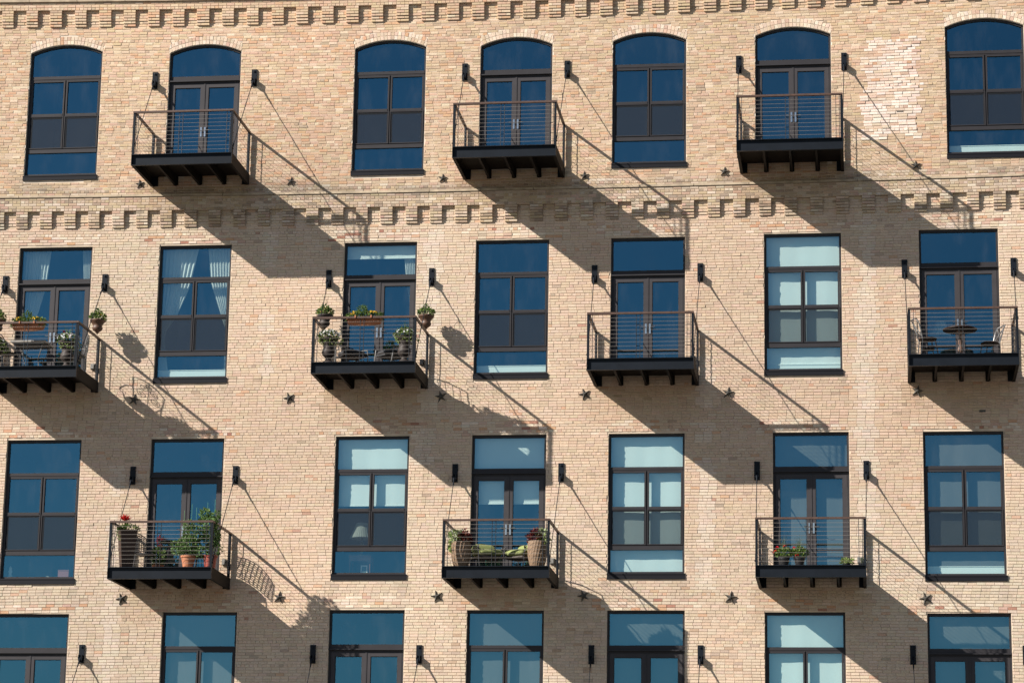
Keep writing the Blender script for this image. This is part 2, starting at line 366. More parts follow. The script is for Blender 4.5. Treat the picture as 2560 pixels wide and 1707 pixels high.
def brick_col(x, z):
    n1 = vn(x * .45, z * .6, 1); n2 = vn(x * .9 + 40, z * 1.1, 2); n3 = vn(x * .25, z * 4.0, 3)
    if in_patch(x, z): return jit(pick([((.70, .565, .475), 5), ((.74, .64, .55), 4), (PINKP, 2), (PINK, .7), (ORANGE, .25), (CREAM, 1)]), .06)
    if z > 19.75:
        o = 1.3 * max(0, n1 - .35) + 1.2 * max(0, n3 - .45)
        c = pick([(TAN, 3.2), (YELL, 2.2 * (1.2 - n1)), (PINK, .8 + 3 * o), (ORANGE, .25 + 1.3 * o), (BROWN, .35 + .5 * max(0, n2 - .5)), (CREAM, 1.3), (PALE, .35)])
        c = tuple(.74 * a + .26 * b for a, b in zip(c, (.56, .44, .32)))
    elif z > 19.0:
        c = pick([(TAN, 2), (YELL, 2), (BROWN, .6 + 1.2 * n2), (CREAM, 2.2), (PALE, .6), (PINK, .6)])
        k = .92 - .25 * max(0, n2 - .4); c = tuple(v * k for v in c)
    else:
        o = max(0, n3 - .55) * 2.2 + (1.6 * max(0, n1 - .2) if z > 18.36 else 0)
        c = pick([(TAN, 3.2), (CREAM, 2.6), (PINKP, 2 + 1.5 * n1), (PALE, .18), (YELL, .9 * (1 - n1)), (PINK, 1.0 + o), (ORANGE, .10 + .35 * o), (BROWN, .10 + .25 * max(0, n2 - .55)), (RED, .008 + .03 * o)])
        c = tuple(.29 * a + .71 * b for a, b in zip(c, (.59, .469, .352))) if c not in (ORANGE, RED, BROWN) else tuple(.7 * a + .3 * b for a, b in zip(c, (.59, .465, .357)))
        q = (vn(x * .35 + 70, z * .3, 21) - .5) * .22; c = (c[0] * (1 + q * .25), c[1] * (1 - q * .28), c[2] * (1 - q * .5))
    # fresh bricks laid above the flat window heads
    for k, (x0, x1, zt, zb, kd) in OP.items():
        if kd[-1] != 'a' and zt < z < zt + .30 and x0 - .35 < x < x1 + .35 and rnd.random() < .55:
            c = pick([(PINK, 2), (PALE, 2), (ORANGE, .8), (CREAM, 2), (RED, .25)])
    # rust and soot under the balcony beams
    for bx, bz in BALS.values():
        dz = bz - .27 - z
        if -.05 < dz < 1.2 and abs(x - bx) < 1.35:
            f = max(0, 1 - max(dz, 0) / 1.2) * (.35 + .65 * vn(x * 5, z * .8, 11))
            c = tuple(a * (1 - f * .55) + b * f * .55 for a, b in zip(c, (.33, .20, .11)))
    for sx, sz, _ in STARS:
        dz = sz - z
        if abs(x - sx) < .16 and .04 < dz < .55: f = .32 * (1 - dz / .55) * (1 - abs(x - sx) / .2); c = tuple(a * (1 - f) + b * f for a, b in zip(c, (.22, .14, .09)))
    for (x0, x1, zt, zb, kd) in OP.values():
        if kd[0] == 'w' and 0 < zb - z < .7 and x0 - .12 < x < x1 + .12:
            dz = zb - z; e = min(abs(x - x0), abs(x - x1))
            f = (1 - dz / .7) * (.25 * vn(x * 7, z * 1.2, 15) + (.30 if e < .11 else 0)); c = tuple(a * (1 - f) + b * f for a, b in zip(c, (.30, .235, .18)))
    for vx, va, vb, vs_ in ((22.33, 10.2, 18.9, .10), (22.12, 9.9, 17.0, .07), (12.05, 14.0, 18.6, .16), (11.9, 12.6, 14.7, .2), (15.0, 9.6, 13.0, .10), (8.1, 15.0, 19.0, .10), (18.55, 10.0, 17.0, .12), (4.6, 6.0, 13.0, .12)):
        if abs(x - vx) < vs_ + .05 and va < z < vb and vn(vx * 9, z * 2.5, 23) > .3: c = tuple(a * .55 + b * .45 for a, b in zip(c, (.69, .60, .50)))
    if z > 19.75: c = (c[0] * .99, c[1] * .955, c[2] * .90)
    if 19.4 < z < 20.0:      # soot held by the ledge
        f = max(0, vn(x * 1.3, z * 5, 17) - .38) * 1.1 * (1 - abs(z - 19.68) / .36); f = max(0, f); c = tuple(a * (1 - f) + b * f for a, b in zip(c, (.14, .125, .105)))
    k = .90 + .20 * vn(x * .22 + 9, z * .3, 6)
    return jit(tuple(v * k for v in c), .045)

CH = .068; Z00 = .062; BL = .2015; JT = .0095
def brick_geo(mb, x0, x1, z0, z1, proud, col, y0=0.0, jx=True):
    """one brick: chamfered front, sides running back into the mortar"""
    if x1 - x0 < .025: return
    zc = (z0 + z1) / 2; xc = (x0 + x1) / 2; b = bow(xc, zc) if jx else 0
    t = (bow(x1, zc) - bow(x0, zc)) / 2 if jx else 0
    c = .0035; yf = y0 - proud; yb = y0 + .004
    tl = rnd.uniform(-.0012, .0012); tx = rnd.uniform(-.002, .002)
    def P(x, y, z): return (x, y, z + b + (t + tl) * (1 if x > xc else -1))
    v = [P(x0, yb, z0), P(x1, yb, z0), P(x1, yb, z1), P(x0, yb, z1),
         P(x0, yf + c, z0), P(x1, yf + c, z0), P(x1, yf + c, z1), P(x0, yf + c, z1),
         P(x0 + c, yf + tx, z0 + c), P(x1 - c, yf - tx, z0 + c), P(x1 - c, yf - tx, z1 - c), P(x0 + c, yf + tx, z1 - c)]
    mb.add(v, [(0, 1, 5, 4), (1, 2, 6, 5), (2, 3, 7, 6), (3, 0, 4, 7), (4, 5, 9, 8), (5, 6, 10, 9), (6, 7, 11, 10), (7, 4, 8, 11), (8, 9, 10, 11)], col)
RECL = Z00 + 281 * CH     # top of the notches in the lower corbel band
RECT = Z00 + 356 * CH     # and in the cornice
LEDGE0, LEDGE1 = RECL + 5 * CH + .006, RECL + 5 * CH + .095
brk = MB(); loose = []; off = 0.0
k0 = int((ZB - Z00) / CH); k1 = int((RECT + 3 * CH - Z00) / CH)
for k in range(k0, k1):
    z0 = Z00 + k * CH + JT / 2; z1 = Z00 + (k + 1) * CH - JT / 2; zc = (z0 + z1) / 2
    if RECL - 6 * CH < zc < LEDGE1 or zc > RECT - 6 * CH: continue
    header = (k % 8 == 0); L = .1008 if header else BL
    off = (off + BL / 2 + rnd.uniform(-.022, .022)) % BL; x = XL - BL + off - (rnd.random() * L if header else 0)
    while x < XR:
        ll = L
        if not header and rnd.random() < .012: ll = L * .5
        a, b = x + JT * .33, x + ll - JT * .33 + rnd.uniform(-.002, .002); x += ll
        xm = (a + b) / 2; zw = zc + bow(xm, zc)
        segs = [(a, b)]; cut = False
        for (x0, x1, zt, zb, kd) in OP.values():
            if x1 < a or x0 > b: continue
            top = zt
            if kd[-1] == 'a':
                xc, hw, rad = arch(x0, x1); Ro = rad + .215; zcen = zt + RISE - rad
                if zw > zt:
                    h2 = Ro * Ro - (zw - zcen) ** 2
                    if h2 <= 0 or zw < zcen: continue
                    h = min(math.sqrt(h2), hw + .02); lo, hi = xc - h, xc + h
                else: lo, hi = x0 - .004, x1 + .004
                top = zt + RISE + .24
            else: lo, hi = x0 - .004, x1 + .004
            if zb - CH / 2 < zw < top + (CH * .35 if kd[-1] != 'a' else 0):
                ns = []
                for s0, s1 in segs:
                    if s1 <= lo or s0 >= hi: ns.append((s0, s1)); continue
                    cut = True
                    if s0 < lo: ns.append((s0, lo))
                    if s1 > hi: ns.append((hi, s1))
                segs = ns
        for s0, s1 in segs:
            pr = (.0075 if zc > 19.7 else .0125) + rnd.uniform(-.004, .004)
            if in_patch(xm, zc): pr = .012 + rnd.uniform(-.006, .012)
            elif rnd.random() < .012: pr += .006
            c = brick_col(xm, zc)
            if not cut and not header and abs(ll - BL) < .001 and 8.05 < zc < 9.35 and 3.9 < xm < 25 : loose.append((s0, s1, z0, z1, pr, c, xm, zc))
            else: brick_geo(brk, s0, s1, z0, z1, pr, c)
# the 300 largest in view: whole stretchers in the low courses by the camera
def free(xm, zc):
    for k, (x0, x1, zt, zb, kd) in OP.items():
        if k[0] == 'D' and (x0 - .05 < xm < x1 + .05): return False
    return True
cand = [q for q in loose if free(q[6], q[7])]
cand.sort(key=lambda q: (q[6] - 16.5) ** 2 * .6 + (q[7] - 7.9) ** 2 * 6)
chosen = set(id(q) for q in cand[:300])
PROTO = []
for i in range(24):
    m = MB(); c = brick_col(rnd.uniform(2, 25), rnd.uniform(8, 18))
    brick_geo(m, -BL / 2 + JT * .33, BL / 2 - JT * .33, -CH / 2 + JT / 2, CH / 2 - JT / 2, .0125, c, 0, False)
    me = m.build('brick', BRICK); PROTO.append(me.data); bpy.data.objects.remove(me)
for q in loose:
    if id(q) in chosen:
        o = bpy.data.objects.new('brick', rnd.choice(PROTO)); COL.objects.link(o); o.parent = building
        o.location = ((q[0] + q[1]) / 2 - BX, rnd.uniform(-.002, .002), (q[2] + q[3]) / 2 + bow(q[6], q[7]))
    else: brick_geo(brk, *q[:6])
o = bpart(brk, 'brickwork', BRICK); o['kind'] = 'stuff'

# --- arch bricks, two rings of headers
for k, (x0, x1, zt, zb, kd) in OP.items():
    if kd[-1] != 'a': continue
    xc, hw, rad = arch(x0, x1); zcen = zt + RISE - rad; th = math.asin(hw / rad)
    n = 22
    for ring in (0, 1):
        ra = rad + .004 + ring * .106; rb = ra + .098
        for i in range(n):
            a0 = -th + 2 * th * i / n + .0022; a1 = -th + 2 * th * (i + 1) / n - .0022
            if ring: a0 *= .985; a1 *= .985
            c = jit(pick([(CREAM, 4), (PINKP, 4), (PALE, 3), (ORANGE, .5), (TAN, 2), (PINK, 1.0)]), .08); pr = .008 + rnd.uniform(-.003, .004)
            P = lambda r, a, y: (min(max(xc + r * math.sin(a), x0 - .015), x1 + .015) - BX, y, zcen + r * math.cos(a))
            m = MB(); e = .003; ea = e / rad
            m.add([P(ra, a0, .05 if ring == 0 else .004), P(ra, a1, .05 if ring == 0 else .004), P(rb, a1, .004), P(rb, a0, .004), P(ra, a0, -pr + e), P(ra, a1, -pr + e), P(rb, a1, -pr + e), P(rb, a0, -pr + e),
                   P(ra + e, a0 + ea, -pr), P(ra + e, a1 - ea, -pr), P(rb - e, a1 - ea, -pr), P(rb - e, a0 + ea, -pr)],
                  [(0, 1, 5, 4), (1, 2, 6, 5), (2, 3, 7, 6), (3, 0, 4, 7), (4, 5, 9, 8), (5, 6, 10, 9), (6, 7, 11, 10), (7, 4, 8, 11), (8, 9, 10, 11)], c)
            m.build('arch_brick', BRICK, building)

# --- corbelled bands
def band_course(mb, x0, x1, z0, proj, header=False, proud=.005):
    """one course of a projecting band: mortar core plus bricks on its face, underside closed by the bricks"""
    L = .1008 if header else BL
    x = x0
    while x < x1 - .03:
        e = min(x + L, x1)
        if x1 - e < .04: e = x1
        c = brick_col((x + e) / 2, z0 + CH / 2)
        brick_geo_deep(mb, x + JT / 2, e - JT / 2, z0 + JT / 2, z0 + CH - JT / 2, proj, proud + rnd.uniform(-.003, .004), c)
        x = e
def brick_geo_deep(mb, x0, x1, z0, z1, proj, pr, c):
    zc = (z0 + z1) / 2; b = bow((x0 + x1) / 2, zc); y = -proj - pr; e = .0035
    t = (bow(x1, zc) - bow(x0, zc)) / 2
    def P(x, yy, z): return (x, yy, z + b + (t if x > (x0 + x1) / 2 else -t))
    mb.add([P(x0, .002, z0), P(x1, .002, z0), P(x1, .002, z1), P(x0, .002, z1), P(x0, y + e, z0), P(x1, y + e, z0), P(x1, y + e, z1), P(x0, y + e, z1),
            P(x0 + e, y, z0 + e), P(x1 - e, y, z0 + e), P(x1 - e, y, z1 - e), P(x0 + e, y, z1 - e)],
           [(0, 1, 5, 4), (1, 2, 6, 5), (2, 3, 7, 6), (3, 0, 4, 7), (4, 5, 9, 8), (5, 6, 10, 9), (6, 7, 11, 10), (7, 4, 8, 11), (8, 9, 10, 11)], c)
def core(mb, x0, x1, z0, z1, proj):
    N = max(1, int((x1 - x0) / .6)); mcol = (.52, .43, .33)
    for i in range(N):
        a = x0 + (x1 - x0) * i / N; b = x0 + (x1 - x0) * (i + 1) / N
        da0, db0, da1, db1 = bow(a, z0), bow(b, z0), bow(a, z1), bow(b, z1)
        mb.add([(a, 0.001, z0 + da0), (b, 0.001, z0 + db0), (b, 0.001, z1 + db1), (a, 0.001, z1 + da1), (a, -proj, z0 + da0), (b, -proj, z0 + db0), (b, -proj, z1 + db1), (a, -proj, z1 + da1)],
               [(0, 1, 5, 4), (1, 2, 6, 5), (2, 3, 7, 6), (3, 0, 4, 7), (4, 5, 6, 7)], mcol)
PROJ = .10
def corbel_band(rec, start, per, upper_courses):
    mb = MB()
    core(mb, XL, XR, rec + .002, rec + upper_courses * CH, PROJ - .004)
    for q in range(upper_courses): band_course(mb, XL - (q % 2) * .1, XR, rec + q * CH, PROJ, header=(q % 3 == 0))
    # stepped wall behind the notches
    core(mb, XL, XR, rec - 4 * CH, rec - .002, .022)
    for q in range(6):
        z = rec - (q + 1) * CH; pj = (.028, .028, .028, .028, .014, 0)[q]
        band_course(mb, XL - (q % 2) * .1, XR, z, max(pj, .0005), proud=.004)
    o = bpart(mb, 'brick_band', BRICK); o['kind'] = 'stuff'
    n0 = int((XL - start) / per) + 1; n = n0
    while True:
        xa = start + n * per + per * .505 + rnd.uniform(-.010, .010); xb = start + (n + 1) * per + rnd.uniform(-.010, .010); n += 1
        if xb > XR: break
        m = MB(); dz = rnd.uniform(-.004, .004); dp = rnd.uniform(-.010, .008)
        for q, pj in enumerate((PROJ, PROJ, PROJ - .003, .083, .062, .042)):
            pj += dp + rnd.uniform(-.003, .003); z = rec - (q + 1) * CH
            core(m, xa + .004, xb - .004, z + .006, z + CH - .004, pj - .008)
            cut = xa + (xb - xa) * (1 / 3 if q % 2 else 2 / 3)
            for s0, s1 in ((xa, cut), (cut, xb)):
                brick_geo_deep(m, s0 + JT / 3, s1 - JT / 3, z + JT / 2, z + CH - JT / 2, pj, .004, brick_col((xa + xb) / 2, rec - .1 if rec < 20 else rec))
        bpart(m, 'corbel', BRICK)
corbel_band(RECL, 1.455, .6011, 5)
corbel_band(RECT, 1.392, .6215, 3)
# ledge stones over the lower band, coping stones over the cornice
x = XL; i = 0
while x < XR:
    Ls = 1.28 + rnd.uniform(-.05, .05); e = min(x + Ls, XR); b0, b1 = bow(x, LEDGE0), bow(e, LEDGE0)
    m = MB(); a_, c_ = x + .006, e - .006
    m.add([(a_, .01, LEDGE0 + b0), (c_, .01, LEDGE0 + b1), (c_, .01, LEDGE1 + b1), (a_, .01, LEDGE1 + b0), (a_, -.128, LEDGE0 + b0), (c_, -.128, LEDGE0 + b1), (c_, -.122, LEDGE1 - .035 + b1), (a_, -.122, LEDGE1 - .035 + b0)],
          [(0, 1, 5, 4), (1, 2, 6, 5), (2, 3, 7, 6), (3, 0, 4, 7), (4, 5, 6, 7)])
    bpart(m, 'ledge_stone', STONE); x = e
COP0 = RECT + 3 * CH + .004
x = XL + .43
while x < XR:
    e = min(x + 1.225, XR); b0, b1 = bow(x, COP0), bow(e, COP0); m = MB(); a_, c_ = x + .005, e - .005; H = .30
    m.add([(a_, .4, COP0 + b0), (c_, .4, COP0 + b1), (c_, .4, COP0 + H + b1), (a_, .4, COP0 + H + b0), (a_, -.15, COP0 + b0), (c_, -.15, COP0 + b1), (c_, -.15, COP0 + H + b1), (a_, -.15, COP0 + H + b0)],
          [(0, 1, 5, 4), (1, 2, 6, 5), (2, 3, 7, 6), (3, 0, 4, 7), (4, 5, 6, 7), (0, 3, 2, 1)])
    bpart(m, 'coping_stone', STONE); x = e

# ------------------------------------------------------------------ windows and doors
FY0, FY1 = .062, .135      # frame front and back; glass between
GY = .100
def arc_pts(x0, x1, zt, inset, N=18):
    xc, hw, rad = arch(x0, x1); zcen = zt + RISE - rad; r = rad - inset
    xa, xb = x0 + inset, x1 - inset
    return [(xa + (xb - xa) * i / N, zcen + math.sqrt(r * r - (xa + (xb - xa) * i / N - xc) ** 2)) for i in range(N + 1)]
def pane(par, x0, x1, z0, z1, y=GY, arcp=None):
    m = MB()
    if arcp:
        for yy, rev in ((y, 0), (y + .012, 1)):
            pts = [(x0, yy, z0), (x1, yy, z0)] + [(q[0], yy, q[1]) for q in reversed(arcp)]
            m.add(pts, [tuple(range(len(pts)))])
            break
    else: m.add([(x0, y, z0), (x1, y, z0), (x1, y, z1), (x0, y, z1)], [(0, 1, 2, 3)])
    return bpart(m, 'pane', GLASS, par)
def ring(m, x0, x1, z0, z1, wd, y0, y1, wb=None):
    wb = wd if wb is None else wb
    m.box(x0, x0 + wd, y0, y1, z0, z1); m.box(x1 - wd, x1, y0, y1, z0, z1)
    m.box(x0 + wd, x1 - wd, y0 + .001, y1, z1 - wd, z1); m.box(x0 + wd, x1 - wd, y0 + .001, y1, z0, z0 + wb)
def outer_frame(m, x0, x1, zt, zb, kd, fw=.05):
    m.box(x0, x0 + fw, FY0, FY1, zb, zt); m.box(x1 - fw, x1, FY0, FY1, zb, zt)
    if kd[-1] == 'a':
        o_, i_ = arc_pts(x0, x1, zt, 0), arc_pts(x0, x1, zt, .055)
        for j in range(len(o_) - 1):
            A, B, C_, D = o_[j], o_[j + 1], i_[j + 1], i_[j]
            v = [(q[0], yy, q[1]) for yy in (FY0, FY1) for q in (A, B, C_, D)]
            m.add(v, [(0, 1, 2, 3), (7, 6, 5, 4), (3, 2, 6, 7), (0, 4, 5, 1)])
    else: m.box(x0 + fw, x1 - fw, FY0 + .001, FY1, zt - .065, zt)
def hpiece(m, x0, x1, z0, z1, y0, y1):
    m.box(x0, x1, y0, y1, z0, z1)
OBJW = {}
DOOR_BAR = {'B5', 'B7', 'C4', 'C6'}
HAND = None
for key, (x0, x1, zt, zb, kd) in OP.items():
    isA = kd[-1] == 'a'; xm = (x0 + x1) / 2
    if kd[0] == 'w':
        W = empty('window', (0, 0, 0), building); OBJW[key] = W
        Hh = zt - zb
        if isA: s = Hh / 3.21; t = [.583, .69, 1.53, 1.585, 2.42, 2.51, 3.035, 3.09]
        else: s = Hh / 3.40; t = [.78, .875, 1.71, 1.765, 2.62, 2.715, 3.22, 3.27]
        Z = [zt - v * s for v in t]
        m = MB(); outer_frame(m, x0, x1, zt, Z[7], kd)
        hpiece(m, x0 + .05, x1 - .05, Z[1], Z[0], FY0 - .006, FY1); hpiece(m, x0 + .05, x1 - .05, Z[1] + .03, Z[1] + .045, FY0 - .014, FY0)
        hpiece(m, x0 + .05, x1 - .05, Z[5], Z[4], FY0 - .006, FY1)
        hpiece(m, x0 + .05, x1 - .05, Z[7], Z[6], FY0 - .004, FY1)
        m.box(xm - .014, xm + .014, FY0 + .035, FY1, Z[4], Z[1])
        bpart(m, 'frame', FRAME, W)
        m = MB(); m.box(x0 - .014, x1 + .014, -.036, FY1, zb, Z[7] - .001); m.box(x0 - .014, x1 + .014, -.044, -.036, Z[7] - .03, Z[7] - .002)
        bpart(m, 'sill', SILL, W)
        for sd_ in (-1, 1):
            a, b = (x0 + .052, xm - .015) if sd_ < 0 else (xm + .015, x1 - .052)
            m = MB(); ring(m, a, b, Z[3], Z[1] - .001, .038, FY0 - .004, FY1 - .01)          # upper sash
            m.box(a + .038, b - .038, FY0 - .012, FY1 - .01, Z[3], Z[2])
            ring(m, a, b, Z[4] + .001, Z[3] - .002, .044, FY0 + .012, FY1)                 # lower sash
            ring(m, a - .004, b + .004, Z[4] + .02, Z[3] - .004, .02, FY0 - .014, FY0 + .011)   # screen frame
            bpart(m, 'sash', FRAME, W)
            pane(W, a + .038, b - .038, Z[2], Z[1] - .039)
            pane(W, a + .044, b - .044, Z[4] + .045, Z[3] - .046, GY + .02)
            m = MB(); m.add([(a + .01, FY0 - .004, Z[4] + .03), (b - .01, FY0 - .004, Z[4] + .03), (b - .01, FY0 - .004, Z[3] - .014), (a + .01, FY0 - .004, Z[3] - .014)], [(0, 1, 2, 3)])
            bpart(m, 'insect_screen', SCREEN, W)
        pane(W, x0 + .05, x1 - .05, Z[6], Z[5])
        if isA: pane(W, x0 + .05, x1 - .05, Z[0], zt, GY, arc_pts(x0, x1, zt, .055))
        else: pane(W, x0 + .05, x1 - .05, Z[0], zt - .065)
    else:
        W = empty('balcony_door', (0, 0, 0), building); OBJW[key] = W
        if isA: t0, t1, t2 = .60, .72, .79
        else: t0, t1, t2 = .79, .90, .965
        m = MB(); outer_frame(m, x0, x1, zt, zb, kd)
        hpiece(m, x0 + .05, x1 - .05, zt - t1, zt - t0, FY0 - .004, FY1); hpiece(m, x0 + .002, x1 - .002, zt - t1 - .022, zt - t1 + .01, FY0 - .05, FY0 - .004)
        hpiece(m, x0 + .05, x1 - .05, zt - t2, zt - t1 - .001, FY0 + .01, FY1)
        bpart(m, 'frame', FRAME, W)
        if isA: pane(W, x0 + .05, x1 - .05, zt - t0, zt, GY, arc_pts(x0, x1, zt, .055))
        else: pane(W, x0 + .05, x1 - .05, zt - t0, zt - .065)
        for sd_ in (-1, 1):
            a, b = (x0 + .056, xm - .003) if sd_ < 0 else (xm + .003, x1 - .056)
            m = MB(); ring(m, a, b, zb + .02, zt - t2 - .004, .095, FY0 + .004, FY1 - .012, .2)
            ring(m, a + .095, b - .095, zb + .22, zt - t2 - .099, .012, FY0 + .014, FY1 - .02)
            m.box(*((b - .016, b + .002) if sd_ < 0 else (a - .002, a + .012)), FY0 - .006, FY0 + .004, zb + .02, zt - t2 - .004)
            if key in DOOR_BAR: m.box(a + .095, b - .095, FY0 + .02, FY1 - .02, zb + .60, zb + .635)
            bpart(m, 'door_leaf', DOORFR, W)
            pane(W, a + .107, b - .107, zb + .232, zt - t2 - .111)
            hx = xm - sd_ * -.048; m = MB()
            m.box(hx - .02, hx + .02, FY0 - .012, FY0 + .004, zb + 1.0, zb + 1.24)
            m.tube([(hx, FY0 - .012, zb + 1.15), (hx, FY0 - .055, zb + 1.15), (hx + sd_ * .02, FY0 - .06, zb + 1.15), (hx + sd_ * .12, FY0 - .06, zb + 1.16)], .009)
            bpart(m, 'handle', CHROME, W)
    # the room behind
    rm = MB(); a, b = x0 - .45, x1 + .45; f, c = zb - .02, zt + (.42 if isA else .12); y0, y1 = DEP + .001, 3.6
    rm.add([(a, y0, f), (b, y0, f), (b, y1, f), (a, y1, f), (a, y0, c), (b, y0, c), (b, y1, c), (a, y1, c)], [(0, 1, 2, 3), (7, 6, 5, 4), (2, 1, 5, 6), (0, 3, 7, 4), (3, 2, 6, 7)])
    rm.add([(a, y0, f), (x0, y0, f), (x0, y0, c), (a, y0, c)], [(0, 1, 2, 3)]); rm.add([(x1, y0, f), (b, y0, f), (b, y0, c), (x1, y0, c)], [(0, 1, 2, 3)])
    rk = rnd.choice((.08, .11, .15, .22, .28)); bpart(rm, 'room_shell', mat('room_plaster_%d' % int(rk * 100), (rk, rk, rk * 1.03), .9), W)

# interior ledge boards seen through the bottom panes
for key in ('A7', 'B2', 'B4', 'B6', 'C7'):
    x0, x1, zt, zb, kd = OP[key]; m = MB(); xa = x0 + .05; ht = .30 if key == 'B6' else .355
    m.box(xa, x1 - .04, .20, .42, zb + .10, zb + ht); m.box(xa - .02, x1 - .03, .19, .44, zb + ht, zb + ht + .015)
    bpart(m, 'window_board', WHITE, OBJW[key])

# star anchors
STAR = None
stars = STARS
m = MB(); v = []
for k in range(10):
    an = math.pi / 2 + k * math.pi / 5; rr = .145 if k % 2 == 0 else .052
    v.append((rr * math.cos(an), -.030 if k % 2 == 0 else -.018, rr * math.sin(an)))
vb = [(x_, -.004, z_) for x_, y_, z_ in v]
m.add(v + vb + [(0, -.075, 0)], [(i, (i + 1) % 10, 20) for i in range(10)] + [(i + 10, (i + 1) % 10 + 10, (i + 1) % 10, i) for i in range(10)])
m.lathe([(.03, 0), (.03, .02), (.012, .022), (.012, .035)], (0, 0, 0), 8)
nv = 21; m.v[nv:] = [(x_, -.06 - z_, y_) for x_, y_, z_ in m.v[nv:]]
star = m.build('anchor_star', IRON); star_me = star.data; bpy.data.objects.remove(star)
for x_, z_, s_ in stars:
    o = bpy.data.objects.new('anchor_star', star_me); COL.objects.link(o); o.parent = building
    o.location = (x_ - BX, -.006, z_); o.scale = (s_, s_, s_); o.rotation_euler[1] = rnd.uniform(-.35, .35)
# weatherproof outlet covers beside the doors
for key in ('B3', 'B5', 'C2', 'C6', 'B1', 'C4'):
    bx, bz = BALS[key]; m = MB(); xx = bx + 1.06
    m.box(xx - .05, xx + .05, -.05, -.006, bz + .30, bz + .44); m.box(xx - .04, xx + .04, -.11, -.05, bz + .31, bz + .42)
    bpart(m, 'outlet_cover', STEEL if key in ('B3', 'B5') else mat('outlet_grey', (.22, .21, .19), .6))
# odd dark vents in the wall
for x_, z_ in ((23.1, 21.28), (24.85, 14.06)):
    m = MB(); m.box(x_ - .07, x_ + .07, -.02, .0, z_ - .025, z_ + .025); bpart(m, 'wall_vent', IRON)

# ------------------------------------------------------------------ balconies
BW, BD, BH, BF = 2.43, 1.843, 1.064, .272
HW = BW / 2
bal0 = thing('balcony', 'x', 'balcony', (0, 0, 0), 0, 'steel balconies hung on the facade')
m = MB()  # front channel
m.box(-HW, HW, -BD + .055, -BD + .067, -BF, 0)
m.box(-HW, HW, -BD, -BD + .055, -.016, 0); m.box(-HW, HW, -BD, -BD + .055, -BF, -BF + .014)
m.box(-HW, -HW + .014, -BD + .001, -BD + .055, -BF + .014, -.016); m.box(HW - .014, HW, -BD + .001, -BD + .055, -BF + .014, -.016)
m.build('fascia', STEEL, bal0)
for s_ in (-1, 1):
    m = MB(); x_ = s_ * HW
    m.box(min(x_, x_ - s_ * .012), max(x_, x_ - s_ * .012), -BD + .068, -.02, -BF, -.001)
    xi0, xi1 = sorted((x_ - s_ * .012, x_ - s_ * .07)); m.box(xi0, xi1, -BD + .068, -.02, -BF, -BF + .012); m.box(xi0, xi1, -BD + .068, -.02, -.03, -.018)
    m.build('side_beam', UNDER, bal0)
    m = MB(); a, b = sorted((x_ - s_ * .013, x_ - s_ * .17)); m.box(a, b, -.04, -.004, -BF + .015, -.02)
    m.tube([((a + b) / 2, -.04, -BF + .05), ((a + b) / 2, -.055, -BF + .05)], .016, 6); m.tube([((a + b) / 2, -.04, -.06), ((a + b) / 2, -.055, -.06)], .016, 6)
    m.build('wall_plate', STEEL, bal0)
for x_ in (-.6, 0, .6):
    m = MB(); m.box(x_ - .006, x_ + .006, -BD + .07, -.02, -BF + .03, -.021); m.box(x_ - .026, x_ + .026, -BD + .07, -.02, -BF + .018, -BF + .03); m.box(x_ - .055, x_ + .055, -.03, -.004, -BF + .031, -.025)
    m.build('joist', UNDER, bal0)
m = MB(); m.box(-HW + .013, HW - .013, -BD + .07, -.005, -.017, -.004); m.build('deck', UNDER, bal0)
m = MB(); rw = .032
m.box(-HW + .0, HW, -BD - .005, -BD + .055, BH - .045, BH)
m.box(-HW, -HW + .055, -BD + .056, -.02, BH - .044, BH - .001); m.box(HW - .055, HW, -BD + .056, -.02, BH - .044, BH - .001)
m.build('handrail', RAILW, bal0)
for px_, py_ in ((-HW + .028, -BD + .03), (HW - .028, -BD + .03), (-HW + .028, -.07), (HW - .028, -.07)):
    m = MB(); m.box(px_ - .027, px_ + .027, py_ - .02, py_ + .02, 0 if py_ < -1 else -.02, BH - .0455); m.build('post', STEEL, bal0)
for i in range(10):
    z_ = .09 + i * .0945; m = MB(); q = .03
    m.tube([(-HW + q, -.07, z_), (-HW + q, -BD + q, z_), (HW - q, -BD + q, z_), (HW - q, -.07, z_)], .0031, 5); m.build('cable', CABLE, bal0)
def spacer(pa, pb):
    m = MB(); pa = Vector((*pa, 0)); pb = Vector((*pb, 0))
    for p in (pa, pb): m.tube([p, p + Vector((0, 0, BH - .046))], .0075, 4)
    for z_ in (.28, .53, .78): m.tube([pa + Vector((0, 0, z_)), pb + Vector((0, 0, z_))], .007, 4)
    m.build('spacer_bar', STEEL, bal0)
fy = -BD + .03
spacer((-.09, fy), (-.005, fy)); spacer((HW - .155, fy), (HW - .075, fy)); spacer((-HW + .05, fy), (-HW + .125, fy))
